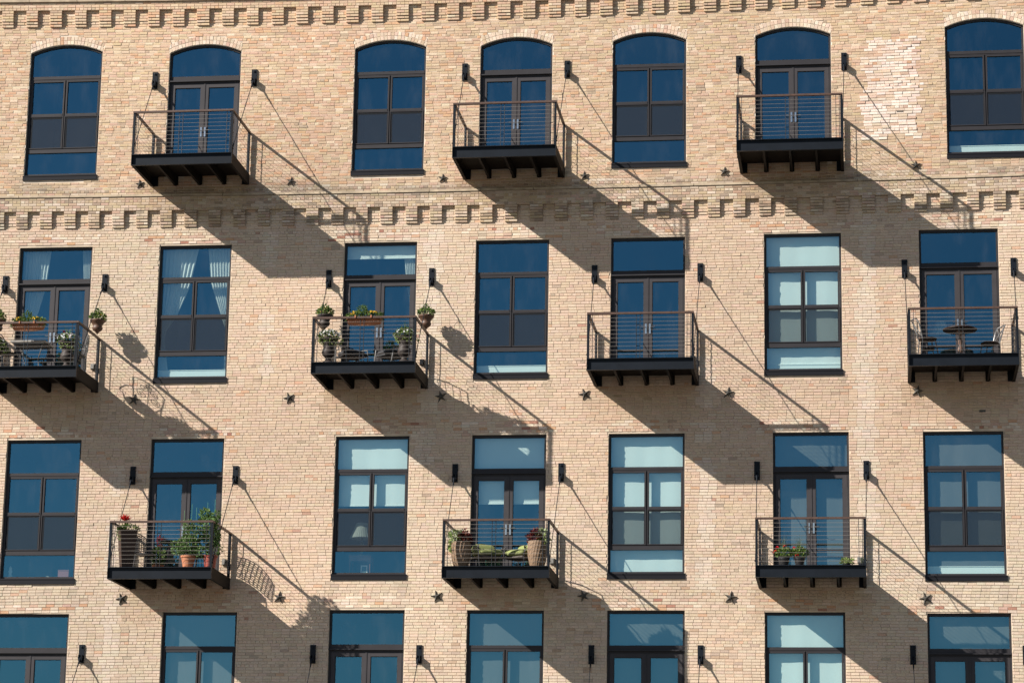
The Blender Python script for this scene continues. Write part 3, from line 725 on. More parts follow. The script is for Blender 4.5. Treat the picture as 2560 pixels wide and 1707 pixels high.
for s_ in (-1, 1):
    x_ = s_ * (HW - .03); spacer((x_, -BD + .13), (x_, -BD + .21)); spacer((x_, -.205), (x_, -.115))
    # bracket on the wall and the tie rod down to the front corner
    bxx = s_ * 1.243; zc = 2.44; m = MB()
    m.box(bxx - .065, bxx + .065, -.04, -.004, zc - .215, zc + .215)
    m.lathe([(.024, 0), (.024, .02), (.001, .024)], (0, 0, 0), 8); nv = 8; m.v[nv:] = [(bxx + a, -.04 - c, zc + .16 + b) for a, b, c in m.v[nv:]]
    m.box(bxx - .042, bxx - .02, -.155, -.04, zc - .17, zc - .03); m.box(bxx + .02, bxx + .042, -.155, -.04, zc - .17, zc - .03)
    m.tube([(bxx - .055, -.12, zc - .10), (bxx + .055, -.12, zc - .10)], .02, 8)
    m.build('wall_bracket', STEEL, bal0)
    m = MB(); A = Vector((bxx, -.12, zc - .10)); B = Vector((s_ * (HW - .01), -BD + .07, .10)); d = (B - A)
    m.tube([A, A + d * .10], [.022, .015], 8); m.tube([A + d * .09, B], .0095, 6); m.tube([A + d * .93, A + d * .99], .02, 8); m.tube([A + d * .98, A + d], [.014, .014], 6)
    m.box(B.x - .012, B.x + .012, B.y - .03, B.y + .03, -.01, .12); m.tube([B - Vector((.03, 0, 0)), B + Vector((.03, 0, 0))], .016, 8)
    m.build('tie_rod', STEEL, bal0)
BLAB = {
 'A2': 'empty black steel balcony under an arched door, pier of two windows apart from the pale brick patch',
 'A4': 'empty black steel balcony under an arched door, pier of two windows apart from the pale brick patch',
 'A6': 'empty black steel balcony under the arched door next to the pale patch of brick',
 'B1': 'balcony with a grey patio table, iron chairs and a flower box',
 'B3': 'balcony with two dark urns of white flowers and a flower box',
 'B5': 'empty black steel balcony under a square-headed door',
 'B7': 'balcony holding a round pedestal table and two cross-back chairs',
 'C2': 'balcony holding a tall square planter and a tomato plant',
 'C4': 'balcony holding olive cushioned chairs between two ribbed tan planters',
 'C6': 'balcony with two small black pots of red geraniums',
 'D1': 'black steel balcony on the lowest row of doors', 'D3': 'black steel balcony on the lowest row of doors',
 'D5': 'black steel balcony on the lowest row of doors', 'D7': 'black steel balcony on the lowest row of doors'}
BLAB['A2'] = 'empty balcony under an arched door, straight above the window of two curtains'
BLAB['A4'] = 'empty balcony under an arched door, straight above the unblinded window next to the two urns'
BLAB['D1'] = 'cable-railed balcony in the lowest row, under the window with the white figurine'
BLAB['D3'] = 'cable-railed balcony in the lowest row, under the window with the pleated lamp'
BLAB['D5'] = 'cable-railed balcony in the lowest row, under the window whose white blind is fully down'
BLAB['D7'] = 'cable-railed balcony in the lowest row, under the dim window with a sill board'
index_kids(); first = True
for key, (bx, bz) in BALS.items():
    o = bal0 if first else copy_tree(bal0); first = False
    o.location = (bx, 0, bz); o['label'] = BLAB[key]

# ------------------------------------------------------------------ things behind the glass
def ozone(key): return OP[key]
DARKSHADE = cloth_mat('solar_shade', (.15, .15, .145), .15)
def blind(key, zbot, label, fabric=BLIND, xa=.04, y=.215, ztop=None, group=None):
    x0, x1, zt, zb, kd = OP[key]; zt2 = ztop or zt + .05
    t = thing('roller_blind', label, 'blind', ((x0 + x1) / 2, y, zbot), 0, group); w_ = (x1 - x0) / 2 - xa; H = zt2 - zbot
    m = MB(); nx, nz = 14, 10; v = []
    ph = rnd.random() * 6
    for j in range(nz + 1):
        for i in range(nx + 1):
            u = i / nx; v.append((-w_ + 2 * w_ * u, .006 * math.sin(u * 9 + ph) * math.sin(j / nz * 3.1) + .003 * math.sin(u * 23 + ph), H * j / nz))
    m.add(v, [(j * (nx + 1) + i, j * (nx + 1) + i + 1, (j + 1) * (nx + 1) + i + 1, (j + 1) * (nx + 1) + i) for j in range(nz) for i in range(nx)])
    m.build('fabric', fabric, t, True)
    m = MB(); m.box(-w_, w_, -.008, .012, -.03, -.002); m.build('bottom_bar', WHITE if fabric is BLIND else SILL, t)
    m = MB(); m.tube([(-w_, .03, H), (w_, .03, H)], .035, 8); m.build('roller', WHITE, t)
zc3 = at(900, 1262, .215).z; zc4 = at(1240, 1257, .215).z
blind('B6', 15.29, 'white roller blind filling the window beside the table-and-two-chairs balcony')
blind('C5', 10.30, 'white roller blind filling the window beside the ribbed tan planters')
blind('C3', zc3, 'white roller blind lowered half way above the pleated lamp')
blind('C4', zc4, 'white roller blind half lowered behind the door of the olive cushioned chairs')
blind('D6', 6.1, 'white roller blind in the window below the red geranium balcony')
blind('B3', 18.0, 'short white roller blind rolled up over the door of the two white-flowered urns', ztop=18.42)
for k_, l_ in (('C6', 'dark sheer blind in the door behind the red geraniums'), ('C7', 'dark sheer blind in the screened window next to the geranium balcony'),
               ('D2', 'dark sheer blind in the window below the tomato plant balcony'), ('D4', 'dark sheer blind in the window under the olive chair balcony'), ('D5', 'dark sheer blind in the door below the window with its white blind fully down'),
               ('D7', 'dark sheer blind in the lowest door below the window with a sill board')):
    blind(k_, OP[k_][3] + (.3 if k_ == 'C7' else .08), l_, DARKSHADE)

def curtain(key, side, prof, label, y=.30):
    """prof: (metres below the head, inner edge measured from the left jamb)"""
    x0, x1, zt, zb, kd = OP[key]; rows = []
    t = thing('curtain', label, 'curtain', ((x0 if side < 0 else x1), y, zb + .02))
    N = 44
    m = MB(); v = []; nr = 26; Hh = zt + .03 - zb - .02
    for j in range(nr + 1):
        dz = Hh * j / nr
        for (a, ea), (b, eb) in zip(prof[:-1], prof[1:]):
            if a <= dz <= b: e = ea + (eb - ea) * (dz - a) / (b - a); break
        else: e = prof[-1][1]
        if side < 0: lo, hi = .02, e
        else: lo, hi = e, (x1 - x0) - .02
        amp = .010 + .012 * min(1, .5 / max(hi - lo, .1))
        for i in range(N + 1):
            u = i / N; xx = lo + (hi - lo) * u - (0 if side < 0 else x1 - x0)
            v.append((xx, amp * math.sin(u * 2 * math.pi * 8 + .4 * math.sin(dz * 2)), zt + .03 - dz - (zb + .02)))
    m.add(v, [((j + 1) * (N + 1) + i, (j + 1) * (N + 1) + i + 1, j * (N + 1) + i + 1, j * (N + 1) + i) for j in range(nr) for i in range(N)])
    m.build('drape', SHEER, t, True)
    m = MB(); m.tube([(.0 if side < 0 else -.9, 0, Hh + .03), (.9 if side < 0 else 0, 0, Hh + .03)], .012, 6); m.build('rod', WHITE, t)
curtain('B2', -1, [(0, .90), (1.0, .70), (1.7, .42), (2.1, .16), (2.3, .14), (3.4, .30)], 'sheer white curtain swept wide to the jamb, in the window of two curtains')
curtain('B2', 1, [(0, 1.12), (.9, 1.22), (1.7, 1.50), (2.1, 1.64), (3.4, 1.62)], 'bright white curtain gathered narrow against the jamb, in the window of two curtains')
curtain('B1', -1, [(0, .70), (.9, .62), (1.6, .45), (2.2, .2), (3.4, .3)], 'broad sheer curtain behind the door of the patio table balcony')
curtain('B1', 1, [(0, 1.48), (.9, 1.55), (1.8, 1.70), (3.4, 1.66)], 'narrow white curtain behind the door of the patio table balcony')
curtain('B3', 1, [(0, 1.36), (.9, 1.46), (1.8, 1.62), (3.4, 1.55)], 'white curtain drawn aside behind the door of the two white-flowered urns')

BRASS = mat('lamp_brass', (.45, .36, .18), .35, 1)
SHADE = cloth_mat('lamp_pleats', (.85, .83, .74), .15)
MAHO = mat('mahogany', (.20, .07, .04), .4, 0, .3, 6)
PAPER = mat('paper', (.72, .72, .68), .8)
def table_lamp(loc, label, rs=1.0, post=.0):
    t = thing('table_lamp' if not post else 'floor_lamp', label, 'lamp', loc)
    m = MB(); z0 = .42 + post
    m.lathe([(.13 * rs, z0 + .36), (.275 * rs, z0), (.27 * rs, z0), (.125 * rs, z0 + .36)], (0, 0, 0), 64, flute=.025); m.build('lamp_shade', SHADE, t)
    m = MB(); m.lathe([(.10, 0), (.10, .02), (.03, .05), (.02, .08), (.07, .18), (.08, .24), (.03, .34), (.015, .36), (.012, z0 + .3), (.02, z0 + .38)], (0, 0, 0), 16)
    m.build('lamp_base', BRASS, t, True)
P = at(906, 1318, .46); zfl = OP['C3'][3]; ztb = zfl + .62
t = thing('side_table', 'small reddish wooden side table carrying the pleated lamp', 'table', (P.x, .46, zfl - .018))
m = MB(); m.box(-.26, .26, -.2, .2, .60, .636); m.build('table_top', MAHO, t)
m = MB(); m.box(-.235, .235, -.175, .175, .51, .599); m.build('apron', MAHO, t)
m = MB(); m.box(-.235, .235, -.175, .175, .20, .22); m.build('shelf', MAHO, t)
for sx in (-1, 1):
    for sy in (-1, 1):
        m = MB(); m.tube([(sx * .24, sy * .18, 0), (sx * .24, sy * .18, .6)], [.014, .02], 8); m.build('leg', MAHO, t)
table_lamp((P.x, .46, zfl + .62), 'pleated white lamp on the small side table inside the half blinded window', 1.05)
t = thing('picture_frame', 'pale framed picture on the lower shelf of the lamp table', 'picture', (P.x + .08, .40, zfl + .203))
m = MB(); m.box(-.08, .08, -.008, .008, 0, .2); m.build('frame', PAPER, t); m = MB(); m.box(-.05, .05, -.011, -.008, .03, .17); m.build('print', mat('print', (.08, .12, .12), .6), t)
P = at(2351, 822, 1.1); table_lamp((P.x, 1.1, 15.0 - .018), 'pale floor lamp standing inside the door of the cross-back chairs', .9, max(.3, P.z - 15 - .42 - .18))
# window board and ornaments of the left window
x0, x1, zt, zb, kd = OP['C1']
m = MB(); m.box(x0 + .03, x1 - .03, .2, .5, zb + .10, zb + .20); bpart(m, 'window_board', mat('dark_board', (.16, .14, .13), .6), OBJW['C1'])
P = at(27, 1407, .34); t = thing('figurine', 'small white figurine on the board of the window above the lowest corner door', 'figurine', (P.x, .34, zb + .20))
m = MB(); m.lathe([(.055, 0), (.06, .03), (.035, .10), (.05, .16), (.03, .20), (.036, .23), (.02, .27), (.004, .28)], (0, 0, 0), 12); m.build('body', WHITE, t, True)
P = at(130, 1436, .32); t = thing('open_book', 'open white book lying in the window with the small figurine', 'book', (P.x, .32, zb + .20))
m = MB(); m.add([(-.13, -.09, .02), (0, -.09, .0), (0, .09, .0), (-.13, .09, .05), (.13, -.09, .02), (.13, .09, .05)], [(0, 1, 2, 3), (1, 4, 5, 2)]); m.box(-.13, .13, -.09, .09, -.0, .004); m.build('pages', PAPER, t)
P = at(160, 1425, .36); t = thing('storage_box', 'dull red box beside the open book in the window', 'box', (P.x, .38, zb + .20))
m = MB(); m.box(-.13, .13, -.07, .07, 0, .16); m.build('box_body', mat('red_card', (.30, .10, .09), .7), t); m = MB(); m.box(-.135, .135, -.075, .075, .16, .2); m.build('lid', mat('red_card2', (.26, .09, .08), .7), t)

# ------------------------------------------------------------------ plants, pots and furniture on the balconies
GREENS = [(.07, .125, .03), (.10, .17, .04), (.14, .21, .05), (.045, .09, .025)]
LIME = [(.22, .30, .08), (.30, .36, .14), (.17, .25, .06)]
BURG = [(.13, .022, .025), (.19, .035, .03), (.08, .015, .018), (.16, .06, .035)]
PALEL = [(.55, .58, .42), (.40, .47, .26), (.62, .64, .52)]
def rv():
    while True:
        v = Vector((rnd.uniform(-1, 1), rnd.uniform(-1, 1), rnd.uniform(-1, 1)))
        if .05 < v.length < 1: return v
def bush(mb, c, r, n, L, W, cols, hollow=.35, droop=0):
    c = Vector(c)
    for _ in range(n):
        v = rv(); q = v.normalized() * (hollow + (1 - hollow) * v.length)
        p = c + Vector((q.x * r[0], q.y * r[1], q.z * r[2])); d = v.normalized() * .8 + rv() * .9 + Vector((0, 0, .25 - droop))
        k = rnd.uniform(.7, 1.25); s = rnd.uniform(.65, 1.25); cc = rnd.choice(cols)
        mb.leaf(p, d, rv(), L * s, W * s, tuple(x * k for x in cc))
def blooms(mb, c, r, n, size, col, top=True):
    c = Vector(c)
    for _ in range(n):
        v = rv().normalized()
        if top and v.z < -.2: v.z *= -1
        p = c + Vector((v.x * r[0], v.y * r[1], v.z * r[2])) * rnd.uniform(.88, 1.08)
        ax = (v + rv() * .5).normalized(); u = ax.cross(Vector((.3, .5, .8))).normalized(); w_ = ax.cross(u)
        for k in range(5):
            an = k * 2 * math.pi / 5 + rnd.random() * .3; d = u * math.cos(an) + w_ * math.sin(an)
            mb.leaf(p, d + ax * .25, ax, size * rnd.uniform(.8, 1.15), size * .42, tuple(x * rnd.uniform(.85, 1.05) for x in col))
def blades(mb, c, n, h, spread, w_, cols):
    c = Vector(c)
    for _ in range(n):
        an = rnd.random() * 6.28; lean = rnd.uniform(.1, 1) * spread; hh = h * rnd.uniform(.6, 1.1); d = Vector((math.cos(an), math.sin(an), 0)); col = rnd.choice(cols)
        pts = [c + d * lean * t_ ** 2 + Vector((0, 0, hh * (t_ - .28 * lean / max(h, .1) * t_ ** 3))) for t_ in (0, .35, .7, 1)]
        sd_ = d.cross(Vector((0, 0, 1))).normalized(); v = []
        for p, k in zip(pts, (1, .9, .6, .08)): v += [p - sd_ * w_ * k, p + sd_ * w_ * k]
        mb.add(v, [(0, 1, 3, 2), (2, 3, 5, 4), (4, 5, 7, 6)], col)
SOIL = mat('soil', (.03, .022, .016), .95)
URN = mat('dark_urn', (.042, .032, .028), .6, 0, .3, 10, .2, .3)
BROWNURN = mat('brown_urn', (.10, .048, .026), .55, 0, .35, 14, .3)
TERRA = mat('terracotta', (.42, .16, .075), .8, 0, .2, 10)
REDPOT = mat('red_pot', (.30, .05, .03), .5, 0, .15, 8)
TANPOT = mat('tan_resin', (.21, .135, .08), .75, 0, .2, 12)
BLACKPOT = mat('black_plastic', (.015, .015, .016), .4)
TALLPOT = mat('brown_resin', (.06, .036, .026), .6, 0, .15, 6, 0, .25)
OLIVE = mat('olive_cloth', (.22, .25, .085), .9, 0, .15, 30)
GUN = mat('gun_metal', (.35, .34, .33), .32, .9)
BLACKIRON = mat('patio_iron', (.02, .02, .022), .45)
OLDIRON = mat('grey_iron', (.17, .17, .165), .55, .3, .3, 12)
DARKWOOD = mat('dark_table', (.028, .015, .011), .45, 0, .3, 8, 0, .25)
SLATE = mat('grey_slab', (.30, .28, .25), .7, 0, .2, 10)
WHITEF = (.80, .80, .78); YELLOWF = (.80, .50, .04); REDF = (.55, .012, .02); PINKF = (.6, .12, .2)

def urn_plant(loc, label, seed, spikes, scale=1.0, white=.7):
    rnd.seed(seed)
    t = thing('urn_planter', label, 'planter', loc)
    S = scale; m = MB(); prof = [(.13, 0), (.135, .03), (.12, .05), (.07, .09), (.06, .13), (.085, .16), (.135, .21), (.15, .26), (.142, .31), (.118, .38), (.125, .46), (.16, .54), (.205, .585), (.215, .60), (.205, .615), (.185, .605), (.17, .57)]
    m.lathe([(a * S, b * S) for a, b in prof], (0, 0, 0), 24); m.build('urn', URN, t, True)
    m = MB(); m.lathe([(.168 * S, .565 * S), (.16 * S, .58 * S)], (0, 0, 0), 16); m.build('soil', SOIL, t)
    f = MB(); bush(f, (0, 0, .66 * S), (.24, .22, .13), 420, .06, .022, GREENS + LIME[:1]); bush(f, (.05, 0, .55 * S), (.27, .2, .10), 160, .055, .02, LIME, .7, .6)
    if spikes: blades(f, (0, .02, .6 * S), 26, .42, .22, .006, GREENS)
    f.build('foliage', LEAF, t)
    f = MB(); blooms(f, (.03, 0, .66 * S), (.27, .25, .15), int(70 * white), .028, WHITEF)
    f.build('flowers', LEAF, t); return t
def flower_box(loc, label, L, seed):
    rnd.seed(seed); t = thing('flower_box', label, 'flower box', loc); m = MB()
    for k in range(8):      # bowed terracotta trough
        pass
    n = 14; v = []
    for i in range(n + 1):
        u = -1 + 2 * i / n; dep = .085 * math.sqrt(max(0, 1 - .55 * u * u)); x_ = u * L / 2
        v += [(x_, -dep, .0), (x_, dep, 0), (x_ * .93, dep * .8, -.13), (x_ * .88, dep * .5, -.205 + .03 * u * u), (x_ * .88, -dep * .5, -.205 + .03 * u * u), (x_ * .93, -dep * .8, -.13)]
    fc = []
    for i in range(n):
        for k in range(6): fc.append((i * 6 + k, (i + 1) * 6 + k, (i + 1) * 6 + (k + 1) % 6, i * 6 + (k + 1) % 6))
    fc += [tuple(range(6)), tuple(n * 6 + 5 - k for k in range(6))]
    m.add(v, fc); m.build('trough', TERRA, t)
    m = MB()
    for i in range(14):
        x_ = -L / 2 * .82 + L * .82 * i / 13; m.tube([(x_ - .02, -.078, -.10), (x_, -.092, -.125), (x_ + .02, -.078, -.10)], .012, 5)
    m.build('relief', TERRA, t)
    for s_ in (-1, 1):
        m = MB(); m.box(s_ * L * .22 - .014, s_ * L * .22 + .014, -.155, -.08, -.005, .01); m.box(s_ * L * .22 - .014, s_ * L * .22 + .014, -.165, -.155, -.05, .01); m.build('hook', TERRA, t)
    f = MB(); bush(f, (0, 0, .05), (L * .5, .11, .07), 330, .06, .02, GREENS + LIME[:1], .2); bush(f, (-.05, 0, .14), (.10, .08, .13), 150, .07, .012, GREENS, .1); blades(f, (0, 0, .02), 20, .26, .12, .004, GREENS)
    bush(f, (L * .42, 0, -.02), (.09, .11, .09), 70, .05, .018, GREENS); bush(f, (-L * .44, 0, -.02), (.08, .11, .08), 60, .05, .018, GREENS)
    f.build('foliage', LEAF, t)
    f = MB(); blooms(f, (-L * .28, 0, .08), (.09, .09, .05), 16, .032, YELLOWF); blooms(f, (L * .22, 0, .08), (.11, .09, .05), 20, .032, YELLOWF); f.build('flowers', LEAF, t)
def hanging(loc, label, seed, rodz, rodx, mat_=BROWNURN, yellow=True):
    rnd.seed(seed); t = thing('hanging_planter', label, 'planter', loc); m = MB()
    m.lathe([(.004, 0), (.02, .03), (.05, .065), (.10, .10), (.125, .15), (.12, .18), (.105, .205), (.13, .26), (.175, .31), (.19, .335), (.185, .355), (.165, .35), (.15, .32)], (0, 0, 0), 22, flute=.02)
    m.build('pot', mat_, t, True)
    f = MB(); bush(f, (0, 0, .42), (.19, .18, .11), 320, .06, .022, GREENS + LIME[:2], .2); bush(f, (0, 0, .52), (.08, .08, .10), 60, .06, .02, GREENS)
    f.build('foliage', LEAF, t)
    if yellow:
        f = MB(); blooms(f, (0, 0, .42), (.19, .18, .1), 9, .026, YELLOWF); f.build('flowers', LEAF, t)
    m = MB(); top = Vector((rodx, 0, rodz)) - Vector((loc[0], 0, loc[2]))
    for an in (.3, 2.4, 4.5): m.tube([(.17 * math.cos(an), .17 * math.sin(an), .34), top], .003, 4)
    m.build('hanger', STEEL, t)
def rod_at(key, s_, Y):
    bx, bz = BALS[key]; A = Vector((bx + s_ * 1.243, -.12, bz + 2.34)); B = Vector((bx + s_ * (HW - .01), -BD + .07, bz + .10)); k = (Y - A.y) / (B.y - A.y); return A + (B - A) * k

# ---- upper middle row: patio table balcony
BZ = 15.0
Y = -1.70; p = at(72, 808, Y); flower_box((p.x, Y, p.z + .01), 'terracotta box of yellow flowers hung inside the rail over the patio table', .80, 1)
p = at(166, 913, -1.50); urn_plant((p.x, -1.50, BZ - .004), 'dark urn of white flowers with one red bloom beside the patio table', 2, True, 1.05, 1.0)
f = MB(); blooms(f, (-.05, -.15, .84), (.02, .02, .02), 3, .035, REDF); o = [x for x in bpy.data.objects if x.name.startswith('urn_planter')][-1]; f.build('red_flower', LEAF, o)
p = at(0, 905, -1.45); urn_plant((p.x - .12, -1.45, BZ - .004), 'dark urn of white flowers behind the iron chair', 3, False, .92, .9)
Yh = -.47; p = at(244, 812, Yh); r_ = rod_at('B1', 1, Yh); hanging((p.x, Yh, p.z - .24), 'brown pointed pot hung from the tie rod of the patio table balcony, outside its rail', 4, r_.z, r_.x)
p = at(-6, 812, Yh); r_ = rod_at('B1', -1, Yh); hanging((p.x, Yh, p.z - .24), 'brown pot of yellow flowers hung from the tie rod above the iron chair', 5, r_.z, r_.x)
t = thing('patio_table', 'grey stone-topped patio table with curved iron legs', 'table', (2.66, -1.02, BZ - .004))
m = MB(); m.box(-.42, .42, -.36, .36, .69, .73); m.build('table_top', SLATE, t)
m = MB(); m.box(-.36, .36, -.3, .3, .655, .69); m.build('apron', OLDIRON, t)
for sx in (-1, 1):
    for sy in (-1, 1):
        m = MB(); m.tube([(sx * .34, sy * .28, .68), (sx * .30, sy * .25, .5), (sx * .22, sy * .18, .3), (sx * .26, sy * .22, .12), (sx * .34, sy * .29, .0)], .014, 6); m.build('leg', OLDIRON, t)
def spiral(cx, cz, r0, turns, y, a0=0, dirn=1, n=26):
    return [(cx + r0 * (1 - .8 * i / n) * math.cos(a0 + dirn * turns * 6.283 * i / n), y, cz + r0 * (1 - .8 * i / n) * math.sin(a0 + dirn * turns * 6.283 * i / n)) for i in range(n + 1)]
def iron_chair(loc, rz, label, mt, group=None):
    t = thing('iron_chair', label, 'chair', loc, rz, group)      # faces -y
    m = MB(); m.lathe([(.21, .43), (.22, .44), (.21, .455)], (0, 0, 0), 18)
    m.build('seat', mt, t)
    for sx in (-1, 1):
        m = MB(); m.tube([(sx * .17, -.16, .44), (sx * .20, -.20, .25), (sx * .19, -.19, .1), (sx * .23, -.23, 0)], .012, 6); m.build('leg', mt, t)
        m = MB(); m.tube([(sx * .17, .17, .44), (sx * .2, .2, .25), (sx * .19, .2, .1), (sx * .23, .25, 0)], .012, 6); m.build('leg', mt, t)
        m = MB(); m.tube([(sx * .21, .2, .66), (sx * .25, .05, .68), (sx * .25, -.12, .66), (sx * .24, -.17, .62), (sx * .2, -.14, .58), (sx * .19, -.12, .45)], .011, 6); m.build('armrest', mt, t)
    m = MB(); m.tube([(-.19, .19, .44), (-.21, .21, .65), (-.22, .24, .86), (-.12, .25, .93), (0, .255, .95), (.12, .25, .93), (.22, .24, .86), (.21, .21, .65), (.19, .19, .44)], .013, 6)
    for cx, cz, r0, dr in ((-.09, .62, .085, 1), (.09, .62, .085, -1), (-.08, .78, .07, -1), (.08, .78, .07, 1), (0, .87, .05, 1)):
        m.tube([(a, .22 + (b - .44) * .06, b) for a, _, b in spiral(cx, cz, r0, 1.6, 0, 1.57, dr)], .008, 5)
    m.tube([(0, .21, .46), (0, .25, .94)], .008, 5); m.build('backrest', mt, t)
    return t
iron_chair((2.12, -1.22, BZ - .004), R(75), 'dark scrollwork iron chair pulled up beside the grey patio table and flower box', BLACKIRON)
iron_chair((3.72, -.86, BZ - .004), R(-80), 'grey scrollwork iron chair next to the rail of the patio table balcony', OLDIRON)

# ---- two urns balcony
Y = -1.70; p = at(911, 793.6, Y); flower_box((p.x, Y, p.z + .01), 'terracotta box of yellow flowers hung inside the rail between the two urns', .84, 6)
p = at(820, 901, -1.60); urn_plant((p.x, -1.60, BZ - .004), 'dark urn with a mound of white flowers in front of bare brick', 7, False, 1.0, 1.2)
p = at(1010, 900, -1.58); urn_plant((p.x, -1.58, BZ - .004), 'dark urn with green spikes and few white flowers in front of the glass door', 8, True, 1.03, .35)
Yh = -.43; p = at(1065, 803, Yh); r_ = rod_at('B3', 1, Yh); hanging((p.x, Yh, p.z - .22), 'brown pointed pot hung outside the rail by the spiky urn', 9, r_.z, r_.x, BROWNURN, False)
p = at(812, 800, Yh); r_ = rod_at('B3', -1, Yh); hanging((p.x, Yh, p.z - .24), 'dark round pot hung from the tie rod over the mound of white flowers', 10, r_.z, r_.x, URN, True)
def lounge(loc, rz, label):
    t = thing('lounge_chair', label, 'chair', loc, rz)       # low iron chair, faces -y
    m = MB(); m.box(-.27, .27, -.28, .27, .30, .33); m.build('seat', BLACKIRON, t)
    cu = MB(); cushion(cu, (0, 0, .39), .26, .27, .06); cu.build('cushion', mat('charcoal_cloth', (.035, .035, .038), .9), t, True)
    for sx in (-1, 1):
        m = MB(); m.tube([(sx * .27, -.3, 0), (sx * .29, -.27, .25), (sx * .29, -.24, .46), (sx * .29, .02, .50), (sx * .29, .24, .46), (sx * .28, .3, 0)], .014, 6); m.build('side_frame', OLDIRON, t)
    m = MB(); m.tube([(-.25, .27, .32), (-.25, .36, .60), (0, .38, .64), (.25, .36, .60), (.25, .27, .32)], .013, 6)
    for x_ in (-.15, -.05, .05, .15): m.tube([(x_, .27, .32), (x_, .37, .62)], .006, 5)
    m.build('backrest', BLACKIRON, t)
def cushion(mb, c, sx, sy, sz, e=.35, rot=None):
    nu, nv_ = 24, 12; v = []
    sg = lambda x_, p_: math.copysign(abs(x_) ** p_, x_)
    for j in range(nv_ + 1):
        ph = -math.pi / 2 + math.pi * j / nv_
        for i in range(nu):
            th = 2 * math.pi * i / nu; q = Vector((sx * sg(math.cos(ph), .5) * sg(math.cos(th), e), sy * sg(math.cos(ph), .5) * sg(math.sin(th), e), sz * sg(math.sin(ph), .8)))
            if rot: q = rot @ q
            v.append(q + Vector(c))
    mb.add(v, [(j * nu + i, j * nu + (i + 1) % nu, (j + 1) * nu + (i + 1) % nu, (j + 1) * nu + i) for j in range(nv_) for i in range(nu)])
lounge((10.35, -.95, BZ - .004), R(40), 'low black iron chair standing beside the white-flowered urn and door')
lounge((11.30, -.92, BZ - .004), R(-35), 'low black iron chair standing behind the spiky urn')

# ---- pedestal table balcony
t = thing('bistro_table', 'round dark pedestal table between two cross-back chairs', 'table', (24.35, -1.05, BZ - .004))
m = MB(); m.lathe([(.36, .705), (.385, .715), (.385, .735), (.375, .745)], (0, 0, 0), 40); m.build('table_top', DARKWOOD, t)
m = MB(); m.lathe([(.06, .06), (.05, .1), (.035, .16), (.055, .22), (.065, .27), (.045, .33), (.03, .36), (.05, .42), (.045, .48), (.028, .54), (.035, .62), (.06, .66), (.10, .70)], (0, 0, 0), 18); m.build('pedestal', mat('turned_wood', (.14, .085, .06), .4, 0, .3, 8), t, True)
m = MB(); m.lathe([(.25, 0), (.25, .02), (.2, .04), (.07, .065)], (0, 0, 0), 24); m.build('base', DARKWOOD, t)
def cross_chair(loc, rz, label, mback):
    t = thing('cross_back_chair', label, 'chair', loc, rz)   # faces +x
    m = MB(); m.lathe([(.19, .44), (.205, .452), (.205, .47), (.18, .482)], (0, 0, 0), 22); m.build('seat', DARKWOOD, t)
    for sy in (-1, 1):
        m = MB(); m.tube([(.13, sy * .13, .45), (.17, sy * .16, .2), (.19, sy * .18, 0)], .013, 6); m.build('leg', BLACKIRON, t)
        m = MB(); m.tube([(-.15, sy * .14, .45), (-.18, sy * .16, .2), (-.21, sy * .18, 0)], .013, 6); m.build('leg', BLACKIRON, t)
    m = MB()
    for sy in (-1, 1): m.tube([(-.16, sy * .15, .44), (-.20, sy * .18, .60), (-.25, sy * .19, .78), (-.30, sy * .17, .88)], .017, 6)
    m.tube([(-.30, -.18, .88), (-.34, -.08, .895), (-.345, 0, .90), (-.34, .08, .895), (-.30, .18, .88)], .016, 6)
    for sy in (-1, 1): m.tube([(-.18, -sy * .16, .50), (-.235, 0, .67), (-.29, sy * .17, .84)], .015, 6)
    m.build('backrest', mback, t)
    m = MB(); m.lathe([(.16, .22), (.165, .226), (.16, .232), (.15, .226)], (0, 0, 0), 18); m.build('foot_ring', BLACKIRON, t)
cross_chair((23.62, -1.30, BZ - .004), R(15), 'dark cross-back chair facing the pedestal table in front of bare brick', OLDIRON)
cross_chair((25.02, -.78, BZ - .004), R(205), 'cross-back chair with a shining metal back before the door jamb', GUN)

# ---- tomato balcony
BZ = 10.275
rnd.seed(21)
p = at(312, 1418, -1.50); t = thing('tall_planter', 'tall tapered brown square planter with a red bromeliad', 'planter', (p.x + .02, -1.48, BZ - .004), R(28))
m = MB(); m.lathe([(.17, 0), (.27, .86), (.28, .90), (.255, .90), (.24, .86)], (0, 0, 0), 4, a0=math.pi / 4); m.build('pot', TALLPOT, t)
m = MB(); m.lathe([(.24, .85), (.23, .862)], (0, 0, 0), 4, a0=math.pi / 4); m.build('soil', SOIL, t)
f = MB(); bush(f, (.02, 0, .93), (.24, .2, .09), 240, .07, .018, GREENS, .2); blades(f, (-.06, 0, .88), 16, .34, .26, .02, GREENS + [(.12, .16, .06)]); bush(f, (-.17, -.02, .80), (.09, .08, .13), 50, .05, .014, LIME); f.build('foliage', LEAF, t)
f = MB()
for k in range(60):
    v = rv(); f.leaf(Vector((-.07, 0, 1.13)) + v * .03, Vector((v.x, v.y, abs(v.z) + .35)), rv(), rnd.uniform(.09, .17), .014, (.62 * rnd.uniform(.7, 1.1), .035, .03))
f.tint = (.3, .05, .03); f.tube([(-.06, 0, .88), (-.07, 0, 1.16)], .012, 6); f.build('red_bloom', LEAF, t)
t = thing('cafe_table', 'small round black metal table behind the tomato plant', 'table', (6.2, -.88, BZ - .004))
m = MB(); m.lathe([(.27, .70), (.285, .71), (.285, .725), (.27, .73)], (0, 0, 0), 30); m.build('table_top', mat('black_enamel', (.02, .02, .022), .25), t)
